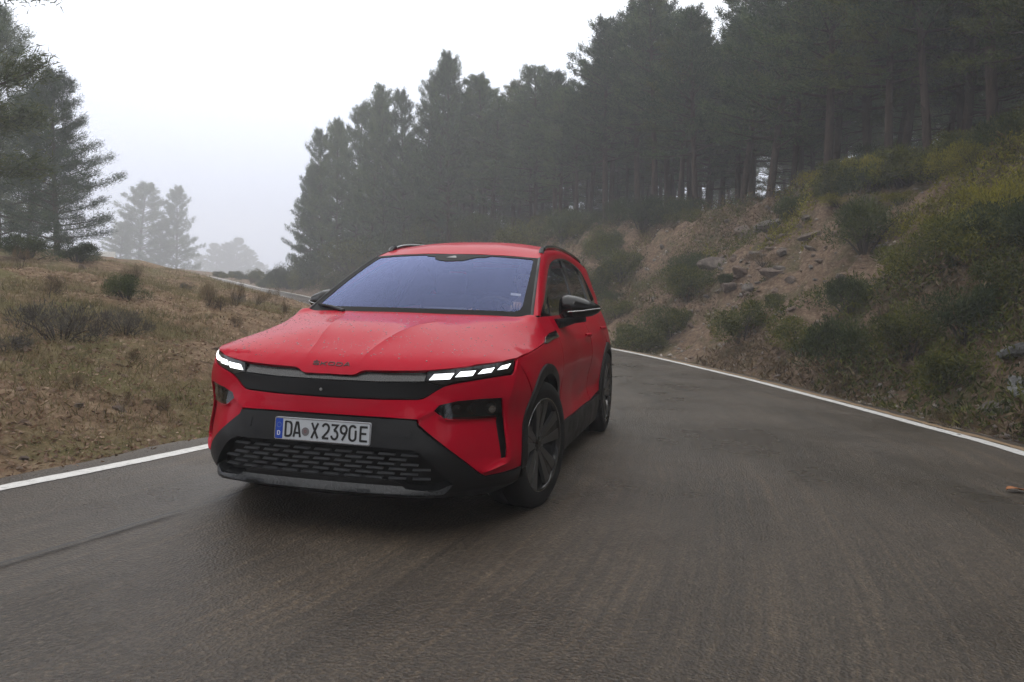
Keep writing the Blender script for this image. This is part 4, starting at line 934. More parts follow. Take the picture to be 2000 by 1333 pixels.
# ================================================================== terrain and road
OUT = catmull([(3.4,-14),(4.6,-9),(5.0,-5),(5.05,-2),(4.9,.5),(4.43,3.04),(3.97,4.43),(3.24,6.49),(1.96,9.77),(-.48,14.98),(-4.5,21.5),(-11.0,29.3),(-23,40.5),(-30,45),(-37,48.5),(-45,52),(-60,57.5),(-85,64)], 10)
INN = catmull([(-6.2,-14),(-4.2,-8),(-2.95,-3.8),(-2.18,-.67),(-1.87,.86),(-1.72,2.4),(-1.85,4.2),(-2.4,6.4),(-3.6,9),(-6.0,13),(-10.2,19),(-16.6,26.2),(-27.5,35.4),(-34,39.6),(-40.5,42.9),(-48,46.2),(-62,51),(-86,57)], 10)
def rz(p):                                # road height: level at the bend, climbing away behind it
    q = p[:, 1]*.80-p[:, 0]*.60           # distance along the far leg
    return np.interp(q, [-40, 13, 20, 30, 45, 53.5, 59.5, 66, 75, 110], [0, 0, .02, .18, .82, 1.50, 2.25, 2.95, 3.5, 4.0])
def sdist(P, poly):                       # signed distance: positive on the right of the polyline's run
    D = np.full(len(P), 1e9); Sg = np.ones(len(P)); Np = np.zeros((len(P), 2))
    for a, b_ in zip(poly[:-1], poly[1:]):
        d = b_-a; l = d@d; t = np.clip(((P-a)@d)/l, 0, 1); q = a+t[:, None]*d; e = P-q; r = np.hypot(e[:, 0], e[:, 1])
        k = r < D; D[k] = r[k]; Np[k] = q[k]; Sg[k] = np.where((d[0]*e[k, 1]-d[1]*e[k, 0]) < 0, 1, -1)
    return D*Sg, Np
def vnoise(P, f, seed=0, oc=4):
    P = np.asarray(P)*f; o = np.zeros(len(P)); amp = 1
    for k in range(oc):
        r = np.random.default_rng(seed+k); T_ = r.uniform(-1, 1, (256, 256)); q = P*2**k; i = np.floor(q).astype(int); u = q-i; u = u*u*(3-2*u)
        a = T_[i[:, 0] % 256, i[:, 1] % 256]; b_ = T_[(i[:, 0]+1) % 256, i[:, 1] % 256]; c = T_[i[:, 0] % 256, (i[:, 1]+1) % 256]; d = T_[(i[:, 0]+1) % 256, (i[:, 1]+1) % 256]
        o += amp*((a*(1-u[:, 0])+b_*u[:, 0])*(1-u[:, 1])+(c*(1-u[:, 0])+d*u[:, 0])*u[:, 1]); amp *= .5
    return o
# knoll on the inside of the bend
_kp = [(-16,11.8,2.1),(-17.2,15.5,2.02),(-26.7,30.5,2.22),(-20.6,26.4,1.72),(-14.5,20.9,1.27),(-8.0,13.2,1.06),(-19.1,21.0,1.95),(-12.6,15.9,1.36),(-9.6,11.3,1.12),(-5.2,7.6,.80),(-3.6,4.6,.42),(-4.3,1.6,.50),(-5.0,-1.5,.45),(-7.5,3.5,1.02),(-8,-3,.75),(-10,6,1.45),(-12,0,1.35),(-22,10,2.1),(-30,16,2.3),(-35,30,2.4),(-45,36,3.2),(-40,5,2.6),(-60,20,3.2),(-70,45,5.0),(-20,-12,1.6),(-45,-15,2.6),(-70,0,3.5)]
_ko = [tuple(p)+(float(rz(p[None])[0]),) for p in INN[::6]]
_TKN = TPS([p[:2] for p in _kp+_ko], [p[2] for p in _kp+_ko], .02, (.1, .1))
def ground(P):
    P = np.asarray(P, float); do, no = sdist(P, OUT); di, ni = sdist(P, INN)
    r = rz(np.where((np.abs(do) < np.abs(di))[:, None], no, ni))
    z = rz(P)*0+r-.05
    # right bank: verge, steep cut, then a gently rising forest floor; dies out towards the far end of the road
    end = np.clip((P[:, 1]*.80-P[:, 0]*.60-49)/8, 0, 1); k = 1-end*end*(3-2*end)
    n = vnoise(P, .35, 3, 4); n2 = vnoise(P, 1.6, 9, 3); n3 = vnoise(P, 4.5, 21, 3)
    d = do+.5*n*np.clip(do/3, 0, 1)
    h = np.interp(d, [0, .25, .9, 1.6, 3.4, 5.4, 6.6, 8.5, 14, 30, 60], [0, -.03, -.10, .25, 1.9, 3.75, 4.35, 4.7, 5.3, 7.0, 9.0])
    h = h*k + np.clip(d, 0, 60)*-.05*(1-k)
    h += (.22*n2+.13*n3)*np.clip((do-.9)/1.5, 0, 1)*np.clip((60-do)/40, 0, 1)
    right = do > 0
    z = np.where(right, r-.03+h, z)
    # left knoll
    left = di < 0; dl = -di
    t = np.clip(dl/1.6, 0, 1); t = t*t*(3-2*t)
    kn = np.maximum(_TKN(P), r*0-1)
    zl = (r-.03)*(1-t)+kn*t + (.10*n+.06*n2+.035*n3)*np.clip((dl-.25)/1.5, 0, 1)
    z = np.where(left, zl, z); mid = np.clip(np.minimum(-do-.45, di-.45)/.4, 0, 1); return z-.22*mid, do, di
def axis(a, b_, fine0, fine1, h, H):
    o = [fine0]; s_ = h
    v = np.arange(fine0, fine1, h).tolist(); lo, hi = [], []
    x = fine0; s_ = h
    while x > a: s_ = min(s_*1.12, H); x -= s_; lo.append(x)
    x = v[-1]; s_ = h
    while x < b_: s_ = min(s_*1.12, H); x += s_; hi.append(x)
    return np.array(lo[::-1]+v+hi)
gx_, gy_ = axis(-230, 120, -13, 9, .14, 4), axis(-90, 290, -3, 24, .14, 4)
GX, GY = np.meshgrid(gx_, gy_, indexing='ij'); GP = np.c_[GX.ravel(), GY.ravel()]
GZ, GDO, GDI = ground(GP); GV = np.c_[GP, GZ]
ix = np.arange(len(GP)).reshape(GX.shape); Q = np.stack([ix[:-1, :-1], ix[1:, :-1], ix[1:, 1:], ix[:-1, 1:]], -1).reshape(-1, 4)
qo = GDO[Q].mean(1); qi = GDI[Q].mean(1)
qright = qo > -2.6
def sub(Vall, F):
    u, inv = np.unique(F, return_inverse=True); return Vall[u], inv.reshape(F.shape)

# earth and dry-grass materials
mk = mat('knoll_soil', (.2, .15, .09), .95, spec=.2); b = NB(mk)
n1 = b.noise(.45, 5, .6); n2 = b.noise(7, 6, .7); n3 = b.noise(38, 4, .75)
base = b.ramp(n2, [(.30, (.060, .037, .022)), (.46, (.175, .115, .070)), (.58, (.27, .19, .12)), (.73, (.38, .30, .20))])
green = b.ramp(n3, [(.3, (.045, .055, .016)), (.55, (.105, .115, .030)), (.75, (.20, .20, .07))])
gm = b.ramp(n1, [(.49, g(0)), (.63, g(.72))]); c = b.mix(gm, base, green)
lt = b.ramp(b.noise(90, 2, .5), [(.60, g(0)), (.68, g(1))]); c = b.mix(lt, c, (.30, .19, .115)); b.col(c)
b.bump(b.noise(24, 6, .75), .9, .06)
me_ = mat('bank_earth', (.16, .1, .07), .95, spec=.2); b = NB(me_)
n1 = b.noise(.9, 6, .65); n2 = b.noise(9, 6, .75)
base = b.ramp(n2, [(.30, (.065, .041, .029)), (.42, (.145, .094, .062)), (.57, (.245, .170, .116)), (.74, (.40, .32, .245))])
gg = b.ramp(n2, [(.3, (.035, .038, .014)), (.6, (.085, .085, .03))]); c = b.mix(b.ramp(n1, [(.50, g(0)), (.62, g(.75))]), base, gg)
b.col(c); b.bump(b.noise(14, 7, .75), 1.0, .10)
V, F = sub(GV, Q[~qright]); structure(mesh_obj('grassy_knoll', V, F, mk))
V, F = sub(GV, Q[qright]); structure(mesh_obj('hillside', V, F, me_))

# road sheet between the edge lines plus a hand's width of broken margin
def arcparam(poly, h):
    d = np.r_[0, np.cumsum(np.hypot(*np.diff(poly, axis=0).T))]; return d
nA = 420; tt = np.linspace(0, 1, nA)
# pair points of the two edges by nearest progress
Oa, Ia = along(OUT, tt), along(INN, tt)
def nrm2(P): t = np.gradient(P, axis=0); t /= np.linalg.norm(t, axis=1)[:, None]; return np.c_[t[:, 1], -t[:, 0]]
On, In = nrm2(Oa), nrm2(Ia)
oe = Oa+On*(.32+.05*vnoise(Oa, 1.3, 5))[:, None]; ie = Ia-In*(.30+.06*vnoise(Ia, 1.3, 6))[:, None]
nc = 15; V = []
for j in range(nc):
    k = j/(nc-1); p = ie+(oe-ie)*k
    za = rz(Ia); zb = rz(Oa); V.append(np.c_[p, za+(zb-za)*k+.012*math.sin(math.pi*k)])
RV = np.stack(V, 1); idx = np.arange(nA*nc).reshape(nA, nc)
F = [(idx[i, j], idx[i, j+1], idx[i+1, j+1], idx[i+1, j]) for i in range(nA-1) for j in range(nc-1)]
mr = mat('asphalt', g(.05), .5, spec=.5); b = NB(mr)
uvn = b.n('ShaderNodeAttribute', attribute_name='lane'); UV = uvn.outputs['Vector']
fine = b.noise(55, 5, .75); grain = b.n('ShaderNodeTexVoronoi', inp={'Scale': 75.0}); b.l(b.obj(), grain.inputs['Vector'])
mp = b.n('ShaderNodeMapping'); mp.inputs['Scale'].default_value = (4.2, .09, 1); b.l(UV, mp.inputs[0]); wear = b.noise(1.0, 6, .62, mp.outputs[0], .1)
mp2 = b.n('ShaderNodeMapping'); mp2.inputs['Scale'].default_value = (46, .55, 1); b.l(UV, mp2.inputs[0]); scour = b.noise(1.0, 4, .7, mp2.outputs[0], .15)
c1 = b.ramp(fine, [(.32, (.021, .018, .015)), (.50, (.050, .043, .036)), (.68, (.100, .086, .070))])
agg = b.ramp(grain.outputs['Color'], [(.80, g(0)), (.93, g(.6))]); c1 = b.mix(agg, c1, (.13, .115, .095))
c2 = b.mix(.55, c1, b.ramp(wear, [(.3, (.55, .53, .51)), (.55, (1, .97, .94)), (.72, (1.35, 1.26, 1.14))]), 'MULTIPLY')
c2 = b.mix(1.0, c2, (1.04, .93, .80), 'MULTIPLY'); c2 = b.mix(.80, c2, b.ramp(scour, [(.30, g(.55)), (.5, g(1)), (.70, (1.6, 1.5, 1.34))]), 'MULTIPLY')
wet = b.noise(.55, 5, .6)
c2 = b.mix(1.0, c2, b.ramp(wet, [(.36, g(.74)), (.60, g(1.08))]), 'MULTIPLY'); b.col(c2)
b.l(b.ramp(wet, [(.38, g(.24)), (.60, g(.54))]), b.b.inputs['Roughness'])
hsum = b.n('ShaderNodeMath', operation='ADD'); b.l(fine, hsum.inputs[0]); b.l(grain.outputs['Distance'], hsum.inputs[1])
b.bump(hsum.outputs[0], .55, .012)
road = structure(mesh_obj('road', RV.reshape(-1, 3), F, mr))
at_ = road.data.attributes.new('lane', 'FLOAT_VECTOR', 'POINT')
dO = np.r_[0, np.cumsum(np.hypot(*np.diff(Oa, axis=0).T))]; lane = np.zeros((nA, nc, 3)); lane[:, :, 0] = np.linspace(0, 6.5, nc)[None]; lane[:, :, 1] = dO[:, None]
at_.data.foreach_set('vector', lane.reshape(-1))
# dark longitudinal seam in the inner lane: a shallow strip of bitumen
mw = mat('line_paint', g(.62), .5); b = NB(mw); c = b.ramp(b.noise(20, 5, .7), [(.30, g(.34)), (.45, (.60, .59, .57)), (.7, (.70, .69, .67))]); b.col(c); b.bump(b.noise(70, 4, .7), .3, .004)
mb = mat('bitumen', g(.022), .5)
def ribbon(name, P, n, w, m, dz, wj=0.0, parent=None, z=None):
    zz = rz(P) if z is None else z
    V = []
    for i in range(len(P)):
        e = wj*RNG.uniform(-1, 1, 2); wi = w[i] if hasattr(w, '__len__') else w
        a = P[i]-n[i]*(wi/2+e[0]); c = P[i]+n[i]*(wi/2+e[1]); V += [(a[0], a[1], zz[i]+dz), (c[0], c[1], zz[i]+dz)]
    F = [(2*i, 2*i+1, 2*i+3, 2*i+2) for i in range(len(P)-1)]
    return structure(mesh_obj(name, V, F, m, parent, False))
t2 = np.linspace(0, 1, 1600); Of, If = along(OUT, t2), along(INN, t2)
ribbon('road_edge_line', Of, nrm2(Of), np.interp(Of[:, 1], [10, 35], [.13, .20]), mw, .006, .006)
ribbon('road_edge_line', If, nrm2(If), .13, mw, .006, .006)
seamP = along(RV[:, 3, :2], t2); ribbon('bitumen_seam', seamP, nrm2(seamP), .016, mb, .016, .007, None, along(RV[:, 3], t2)[:, 2])
# ochre sealing strip outside the right line
ribbon('gravel_margin', Of+nrm2(Of)*.14, nrm2(Of), .10, mat('ochre_grit', (.22, .15, .085), .9), .006, .02)

# ================================================================== plants
def leafmat(name, stops, rough=.65, trans=.25, rnd=.5):
    m = mat(name, stops[0][1], rough, spec=.25); b = NB(m)
    oi = b.n('ShaderNodeObjectInfo'); geo = b.n('ShaderNodeNewGeometry')
    n = b.noise(1.3, 3, .6); ad = b.n('ShaderNodeMath', operation='MULTIPLY_ADD'); b.l(geo.outputs['Random Per Island'], ad.inputs[0]); ad.inputs[1].default_value = .45; 
    sb = b.n('ShaderNodeMath', operation='MULTIPLY_ADD'); b.l(oi.outputs['Random'], sb.inputs[0]); sb.inputs[1].default_value = rnd*.6; sb.inputs[2].default_value = -.3*rnd-.22
    b.l(sb.outputs[0], ad.inputs[2]); a2 = b.n('ShaderNodeMath', operation='ADD'); b.l(ad.outputs[0], a2.inputs[0]); b.l(n, a2.inputs[1])
    c = b.ramp(a2.outputs[0], stops); b.col(c)
    tr = b.n('ShaderNodeBsdfTranslucent'); b.l(c, tr.inputs[0]); ms = b.n('ShaderNodeMixShader'); ms.inputs[0].default_value = trans
    o = [x for x in b.t.nodes if x.type == 'OUTPUT_MATERIAL'][0]; b.l(b.b.outputs[0], ms.inputs[1]); b.l(tr.outputs[0], ms.inputs[2]); b.l(ms.outputs[0], o.inputs[0]); return m
M['needle'] = leafmat('pine_needles', [(.2, (.015, .030, .017)), (.5, (.050, .084, .040)), (.8, (.11, .145, .054))])
M['needle2'] = leafmat('pine_needles_olive', [(.2, (.022, .034, .013)), (.5, (.056, .076, .022)), (.8, (.115, .130, .034))])
M['bark'] = mat('pine_bark', (.05, .035, .03), .9, spec=.2); b = NB(M['bark'])
mp = b.n('ShaderNodeMapping'); mp.inputs['Scale'].default_value = (9, 9, 2); b.l(b.obj(), mp.inputs[0]); nn_ = b.noise(1.5, 6, .7, mp.outputs[0]); b.col(b.ramp(nn_, [(.3, (.022, .017, .015)), (.55, (.060, .042, .034)), (.75, (.105, .072, .055))])); b.bump(nn_, .8, .03)
M['leaf'] = leafmat('shrub_leaves', [(.2, (.022, .030, .007)), (.5, (.068, .078, .013)), (.8, (.16, .155, .024))])
M['leaf_dark'] = leafmat('shrub_leaves_dark', [(.2, (.013, .024, .009)), (.5, (.036, .054, .015)), (.8, (.085, .10, .024))])
M['leaf_yellow'] = leafmat('broom_leaves', [(.2, (.07, .068, .010)), (.5, (.18, .165, .016)), (.8, (.34, .30, .028))])
M['leaf_grey'] = leafmat('heather_twigs', [(.2, (.030, .026, .022)), (.5, (.065, .058, .050)), (.8, (.115, .105, .09))])
M['leaf_brown'] = leafmat('dry_stalks', [(.2, (.045, .030, .016)), (.5, (.11, .075, .042)), (.8, (.20, .145, .085))])
M['twig'] = mat('twig_bark', (.045, .035, .028), .9)

class Soup:                                 # gathers triangles quickly
    def __init__(s): s.V = []; s.F = []; s.n = 0
    def add(s, V, F): s.V.append(V); s.F.append(F+s.n); s.n += len(V)
    def mesh(s, name, m):
        V = np.vstack(s.V); F = np.vstack(s.F); me = bpy.data.meshes.new(name)
        me.vertices.add(len(V)); me.vertices.foreach_set('co', V.astype(np.float32).ravel())
        me.loops.add(F.size); me.loops.foreach_set('vertex_index', F.astype(np.int32).ravel())
        me.polygons.add(len(F)); me.polygons.foreach_set('loop_start', np.arange(0, F.size, F.shape[1], dtype=np.int32))
        me.update(calc_edges=True); me.validate(); me.materials.append(m); return me
def blades(C, D, L, w, rg):                 # triangles from base C along direction D
    k = len(C); D = D/(np.linalg.norm(D, axis=1)[:, None]+1e-9); s_ = np.cross(D, rg.normal(size=(k, 3))); s_ /= np.linalg.norm(s_, axis=1)[:, None]+1e-9
    L = np.broadcast_to(L, (k,))[:, None]; w = np.broadcast_to(w, (k,))[:, None]
    V = np.stack([C-s_*w/2, C+s_*w/2, C+D*L], 1).reshape(-1, 3); F = np.arange(3*k).reshape(k, 3); return V, F
def leaves(C, D, L, w, rg):                 # diamond leaves, two triangles
    k = len(C); D = D/(np.linalg.norm(D, axis=1)[:, None]+1e-9); s_ = np.cross(D, rg.normal(size=(k, 3))); s_ /= np.linalg.norm(s_, axis=1)[:, None]+1e-9
    L = np.broadcast_to(L, (k,))[:, None]; w = np.broadcast_to(w, (k,))[:, None]
    V = np.stack([C, C+D*L*.5-s_*w/2, C+D*L, C+D*L*.5+s_*w/2], 1).reshape(-1, 3); a = np.arange(k)*4
    return V, np.vstack([np.c_[a, a+1, a+2], np.c_[a, a+2, a+3]])
def zone(y): return 'by the boulders at the right edge' if y < 7 else 'between the boulders and the bare scree' if y < 12.5 else 'beside the bare scree' if y < 18.5 else 'behind the flank of the car' if y < 28 else 'in the haze above the car roof'
def pine_mesh(seed, H=10.0, cb=.38, spread=2.2, nb=60, tuft=11, ntri=16, lean=.03, needles='needle', irregular=.5, nl=(.16, .30), nw=.040, tr_=.085):
    rg = np.random.default_rng(seed); bm = bmesh.new()
    lx, ly = rg.normal(0, lean, 2); bend = rg.normal(0, .25, 2)
    def ax(h): t = h/H; return np.array([lx*h+bend[0]*t*t, ly*h+bend[1]*t*t, h])
    hs_ = np.linspace(-.3, H, 12); tube(bm, [ax(h) for h in hs_], [.15*(1-h/H)**.8*(H/10)+.018 for h in np.clip(hs_, 0, H)], 8)
    sp = Soup()
    for i in range(nb):
        f = ((i+rg.uniform(0, 1))/nb)**.85; h = H*(cb+(1-cb)*f); az = i*2.4+rg.uniform(-.5, .5)
        prof = (1-f)**.62*(.35+.65*min(1, f/.22+.35)); L_ = spread*prof*rg.uniform(1-irregular, 1+irregular)+.28
        up0 = rg.uniform(-.18, .22)+.55*f; d = np.array([math.cos(az), math.sin(az), up0]); d /= np.linalg.norm(d)
        p0 = ax(h); pts = [p0+d*L_*t+np.array([0, 0, .10*L_*t*t]) for t in (0, .4, .75, 1)]
        tube(bm, pts, [.045*(1-f)+.014, .03*(1-f)+.01, .014, .006], 4, False)
        nt_ = max(4, int(tuft*(.5+L_/spread)))
        for j in range(nt_):
            t = .30+.70*((j+rg.uniform(0, 1))/nt_); c = p0+d*L_*t+np.array([0, 0, .10*L_*t*t])
            sd = np.cross(d, [0, 0, 1]); c = c+sd*rg.uniform(-1, 1)*.34*L_*(1.08-t)*1.0+np.array([0, 0, rg.uniform(-.05, .16)])
            dd = d*.8+sd*rg.uniform(-.7, .7)+np.array([0, 0, .35]); k = ntri
            D = dd[None]*.9+rg.normal(0, .55, (k, 3)); C = c+rg.normal(0, tr_, (k, 3))
            V, F = blades(C, D, rg.uniform(nl[0], nl[1], k), nw, rg); sp.add(V, F)
    for j in range(26):                     # leader shoots
        c = ax(H-.02*j); V, F = blades(np.tile(c, (8, 1)), rg.normal(0, .6, (8, 3))+[0, 0, .9], .22, .03, rg); sp.add(V, F)
    for i in range(9):                      # dead stubs below the crown
        h = H*cb*rg.uniform(.35, 1); az = rg.uniform(0, 6.28); d = np.array([math.cos(az), math.sin(az), rg.uniform(-.2, .2)]); p0 = ax(h); L_ = rg.uniform(.3, 1.1); tube(bm, [p0, p0+d*L_*.6, p0+d*L_+[0, 0, -.05]], [.022, .014, .006], 4, False)
    tm = bpy.data.meshes.new('trunk'); bm.to_mesh(tm); bm.free(); tm.materials.append(M['bark']); tm.shade_smooth()
    return tm, sp.mesh('crown', M[needles])
def shrub_mesh(seed, m, n=3200, leaf=(.07, .03), clumps=14, flat=.75, up_=.5):
    rg = np.random.default_rng(seed); sp = Soup(); bm = bmesh.new()
    for k in range(clumps):
        a = rg.uniform(0, 6.28); r_ = .68*math.sqrt(rg.uniform(0, 1)); h = flat*(.25+.75*rg.uniform(0, 1))*(1-.45*r_*r_)
        c = np.array([r_*math.cos(a), r_*math.sin(a), h]); R_ = rg.uniform(.15, .38)
        tube(bm, [(0.15*c[0], .15*c[1], -.1), c*.6+[0, 0, .02], c], [.022, .014, .005], 4, False)
        q = n//clumps; u = rg.normal(size=(q, 3)); u /= np.linalg.norm(u, axis=1)[:, None]; rad = R_*rg.uniform(.25, 1.08, q)**.6
        C = c+u*rad[:, None]*[1, 1, .85]; C[:, 2] = np.maximum(C[:, 2], .0)
        D = u*.7+rg.normal(0, .6, (q, 3))+[0, 0, up_]; V, F = leaves(C, D, leaf[0]*rg.uniform(.6, 1.5, q), leaf[1], rg); sp.add(V, F)
    tm = bpy.data.meshes.new('stems'); bm.to_mesh(tm); bm.free(); tm.materials.append(M['twig'])
    return tm, sp.mesh('foliage', m)
def place(kind, parts, P, s, rzv, label, cat, group=None, kids=('trunk', 'crown'), tilt=0.0, sz=None):
    z = float(ground([P[:2]])[0][0]) if len(P) == 2 else P[2]
    r = empty(kind, (P[0], P[1], z-.04), rzv); r.scale = (s, s, s if sz is None else sz); r.rotation_euler = (tilt*math.cos(rzv*3), tilt*math.sin(rzv*5), rzv)
    for nm, me in zip(kids, parts): link(bpy.data.objects.new(nm, me), r)
    return tag(r, label, cat, group)
PINES = [pine_mesh(100+i, 10, [.30,.40,.26,.42,.34,.20][i], [2.4,2.1,2.6,2.0,2.4,2.7][i], [76,70,84,66,76,86][i], 12, 18, needles=['needle','needle','needle2','needle','needle2','needle'][i]) for i in range(6)]
EDGEP = [pine_mesh(150+i, 9, .10, 2.6, 92, 13, 18, needles='needle') for i in range(2)]
rg = np.random.default_rng(5)
FG = 'pines of the misty forest on the right-hand slope'; FL = 'tall dark pine standing in the dense misty forest above the earth bank'
# forest edge and depth along the right slope
cand = []
tO = np.linspace(0, 1, 900); PO = along(OUT, tO); NO = nrm2(PO); dPO = np.r_[0, np.cumsum(np.hypot(*np.diff(PO, axis=0).T))]
def try_add(p, mind):
    for q in cand:
        if (q[0]-p[0])**2+(q[1]-p[1])**2 < mind*mind: return False
    cand.append(p); return True
i_lo, i_hi = np.searchsorted(PO[:, 1], 4.0), np.searchsorted(PO[:, 1], 49)
for row, (d0, d1, n, md) in enumerate(((7.0, 9.0, 260, 1.35), (9.2, 12.5, 260, 1.7), (12.5, 18, 260, 2.0), (18, 27, 260, 2.5), (27, 40, 160, 3.2))):
    for _ in range(n):
        i = rg.integers(i_lo, i_hi); d = rg.uniform(d0, d1); p = PO[i]+NO[i]*d
        if p[1]*.80-p[0]*.60 < 57: try_add(p, md)
cand = cand[:285]
# the forest goes on round the bend behind the camera, where it darkens the reflections in the paint
for x, y in ((12,3),(13.5,-1),(12.5,-5),(15,-8),(11.5,-11),(16,1),(14,-15),(10.5,-19),(7,-22),(3.5,-24),(0,-23),(-3.5,-25),(-7,-22),(-10,-25),(18,-4),(17,-12),(13,-22),(10.5,-7),(9.5,-13),(7.5,-17),(11,-2),(5,-28),(-1,-28),(-13,-20),(-16,-15),(-17,-9),(16.5,5),(-14,-25),(9,-26)): cand.append(np.array([x, y], float))
row_of = lambda p: min(np.hypot(PO[:, 0]-p[0], PO[:, 1]-p[1])) < 9.2
for p in cand:
    k = rg.integers(0, 6); dist = math.hypot(p[0]-CAM_POS.x, p[1]-CAM_POS.y)
    s = rg.uniform(.66, .92)*(1.75 if p[1] < 1.5 and p[0] < 19 and (p[1] < -1 or p[0] > 10) and not (p[1] > -1 and p[0] < 12) else 1)
    edge = p[1]*.80-p[0]*.60 > 45
    place('pine_tree', EDGEP[k % 2] if edge else PINES[k], p, s, rg.uniform(0, 6.28), ('front-row pine on the brow ' if row_of(p) else 'pine deep in the misty forest ')+zone(p[1]), 'tree', ('front-row pines ' if row_of(p) else 'deep forest pines ')+zone(p[1]), tilt=.03)
# left-hand pines
NEAR = [pine_mesh(201, 13, .12, 3.6, 104, 20, 50, .02, 'needle2', .5, (.12, .24), .028, .15), pine_mesh(202, 11, .05, 3.5, 96, 18, 36, .03, 'needle', .55, (.14, .26), .032, .15)]
for x, y, k, s, sz, lab in LEFT_PINES: place('pine_tree', (NEAR+EDGEP)[k], (x, y), s, x, lab, 'tree', None, ('trunk', 'crown'), 0, sz)
for x, y, k, s, sz, lab in EDGE_PINES: place('pine_tree', EDGEP[k], (x, y), s, x, lab, 'tree', None, ('trunk', 'crown'), 0, sz)
for x, y, k, s, sz in FAINT_PINES: place('pine_tree', (NEAR+EDGEP)[k], (x, y), s, x, 'faint pine nearly lost in the fog beyond the road end', 'tree', 'faint pines lost in the fog', ('trunk', 'crown'), 0, sz)
# ---- shrubs
SH = {'green': [shrub_mesh(300+i, M['leaf'], 7000, (.062, .022), 18, .8) for i in range(3)],
      'dark': [shrub_mesh(310+i, M['leaf_dark'], 7000, (.07, .016), 18, .85, .9) for i in range(3)],
      'yellow': [shrub_mesh(320+i, M['leaf_yellow'], 4500, (.075, .015), 12, .6, 1.2) for i in range(2)],
      'grey': [shrub_mesh(330+i, M['leaf_grey'], 3000, (.12, .010), 12, .62, 1.1) for i in range(2)],
      'brown': [shrub_mesh(340+i, M['leaf_brown'], 1100, (.20, .010), 8, .8, 1.6) for i in range(2)]}
for k, x, y, s, sz, lab in SHRUBS:
    place('shrub' if k != 'brown' else 'dry_plant', SH[k][rg.integers(0, len(SH[k]))], (x, y), max(s, .12), rg.uniform(0, 6.28), lab, 'shrub' if k != 'brown' else 'dry plant', None, ('stems', 'foliage'), 0, max(sz, .15))
# undergrowth below the forest and lesser brush on the bank, many alike
UL = 'low brush among the pine trunks along the brow of the bank'; UG = 'low brush under the forest'
n_ = 0
for _ in range(700):
    i = rg.integers(i_lo, i_hi); d = rg.uniform(5.9, 11) if rg.uniform() < .75 else rg.uniform(11, 20); p = PO[i]+NO[i]*d
    if p[1]*.80-p[0]*.60 > 47 or n_ >= 60: continue
    n_ += 1; k = ('dark', 'green', 'dark')[rg.integers(0, 3)]
    place('shrub', SH[k][rg.integers(0, 3)], p, rg.uniform(.7, 1.4), rg.uniform(0, 6.28), 'low dark brush among the trunks on the brow '+zone(p[1]), 'shrub', 'brow brush '+zone(p[1]), ('stems', 'foliage'), 0, rg.uniform(.6, 1.3))
for _ in range(44):                        # thick brush along the brow to the right
    i = rg.integers(np.searchsorted(PO[:, 1], 1.5), np.searchsorted(PO[:, 1], 17)); d = rg.uniform(5.2, 9.5); p = PO[i]+NO[i]*d; k = ('dark', 'green', 'green', 'yellow')[rg.integers(0, 4)]
    place('shrub', SH[k][rg.integers(0, 2)], p, rg.uniform(.7, 1.3), rg.uniform(0, 6.28), 'thick scrub along the top of the bank '+zone(p[1]), 'shrub', 'scrub along the top '+zone(p[1]), ('stems', 'foliage'), 0, rg.uniform(.6, 1.2))
BL = 'small olive bush growing on the right-hand earth bank'; BG = 'small bushes scattered over the right-hand bank'
n_ = 0
for _ in range(1500):
    i = rg.integers(np.searchsorted(PO[:, 1], -1.0), i_hi); d = abs(rg.normal(0, 2.0))+1.3; p = PO[i]+NO[i]*d
    if d > 6.5 or n_ >= 145: continue
    bare = np.exp(-((p[0]-2.6)**2+(p[1]-14.5)**2)/20.0)
    if rg.uniform() < bare*1.3: continue
    if any(s_ > .22 and np.hypot(x_+(1.84-x_)*t_-p[0], y_+(-4.27-y_)*t_-p[1]) < .75 for x_, y_, s_, l_ in ROCKS for t_ in (0, .08, .16, .24)): continue
    n_ += 1; k = ('green', 'dark', 'green', 'brown', 'green')[rg.integers(0, 5)]
    s = rg.uniform(.4, .95)*(1.2 if p[1] < 9 else 1)
    place('shrub', SH[k][rg.integers(0, 2)], p, s, rg.uniform(0, 6.28), ('small brown dry bush' if k == 'brown' else 'small leafy bush')+' on the bank '+zone(p[1]), 'shrub', ('dry' if k == 'brown' else 'leafy')+' small bushes '+zone(p[1]), ('stems', 'foliage'), 0, s*rg.uniform(.8, 1.2))
# ---- rocks
mro = mat('slate_rock', (.15, .15, .16), .8); b = NB(mro); oi = b.n('ShaderNodeObjectInfo')
n1 = b.noise(2.2, 6, .7); c = b.ramp(n1, [(.3, (.050, .047, .045)), (.5, (.125, .115, .108)), (.72, (.27, .25, .225))]); w2 = b.ramp(oi.outputs['Random'], [(.25, g(.25)), (.8, g(.9))])
c = b.mix(w2, c, b.ramp(n1, [(.3, (.075, .048, .036)), (.55, (.18, .12, .088)), (.75, (.29, .22, .17))])); b.col(c); b.bump(b.noise(6, 7, .75), .8, .08)
def rock_mesh(seed, sharp=.5):
    r = np.random.default_rng(seed); bm = bmesh.new(); bmesh.ops.create_icosphere(bm, subdivisions=3, radius=1)
    pl = [(lambda v: v/np.linalg.norm(v))(r.normal(size=3)) for _ in range(14)]; ds = r.uniform(.45, .85, 14)
    for v in bm.verts:
        p = np.array(v.co)
        for q, d in zip(pl, ds):
            e = p@q-d
            if e > 0: p = p-q*e*.95
        p = p*(1+.06*math.sin(7*p[0]+seed)+.05*math.sin(9*p[1]+2*seed)); v.co = p*[1.15, .8, .7]
    me = bpy.data.meshes.new('rock'); bm.to_mesh(me); bm.free(); me.materials.append(mro); return me
RK = [rock_mesh(i) for i in range(6)]
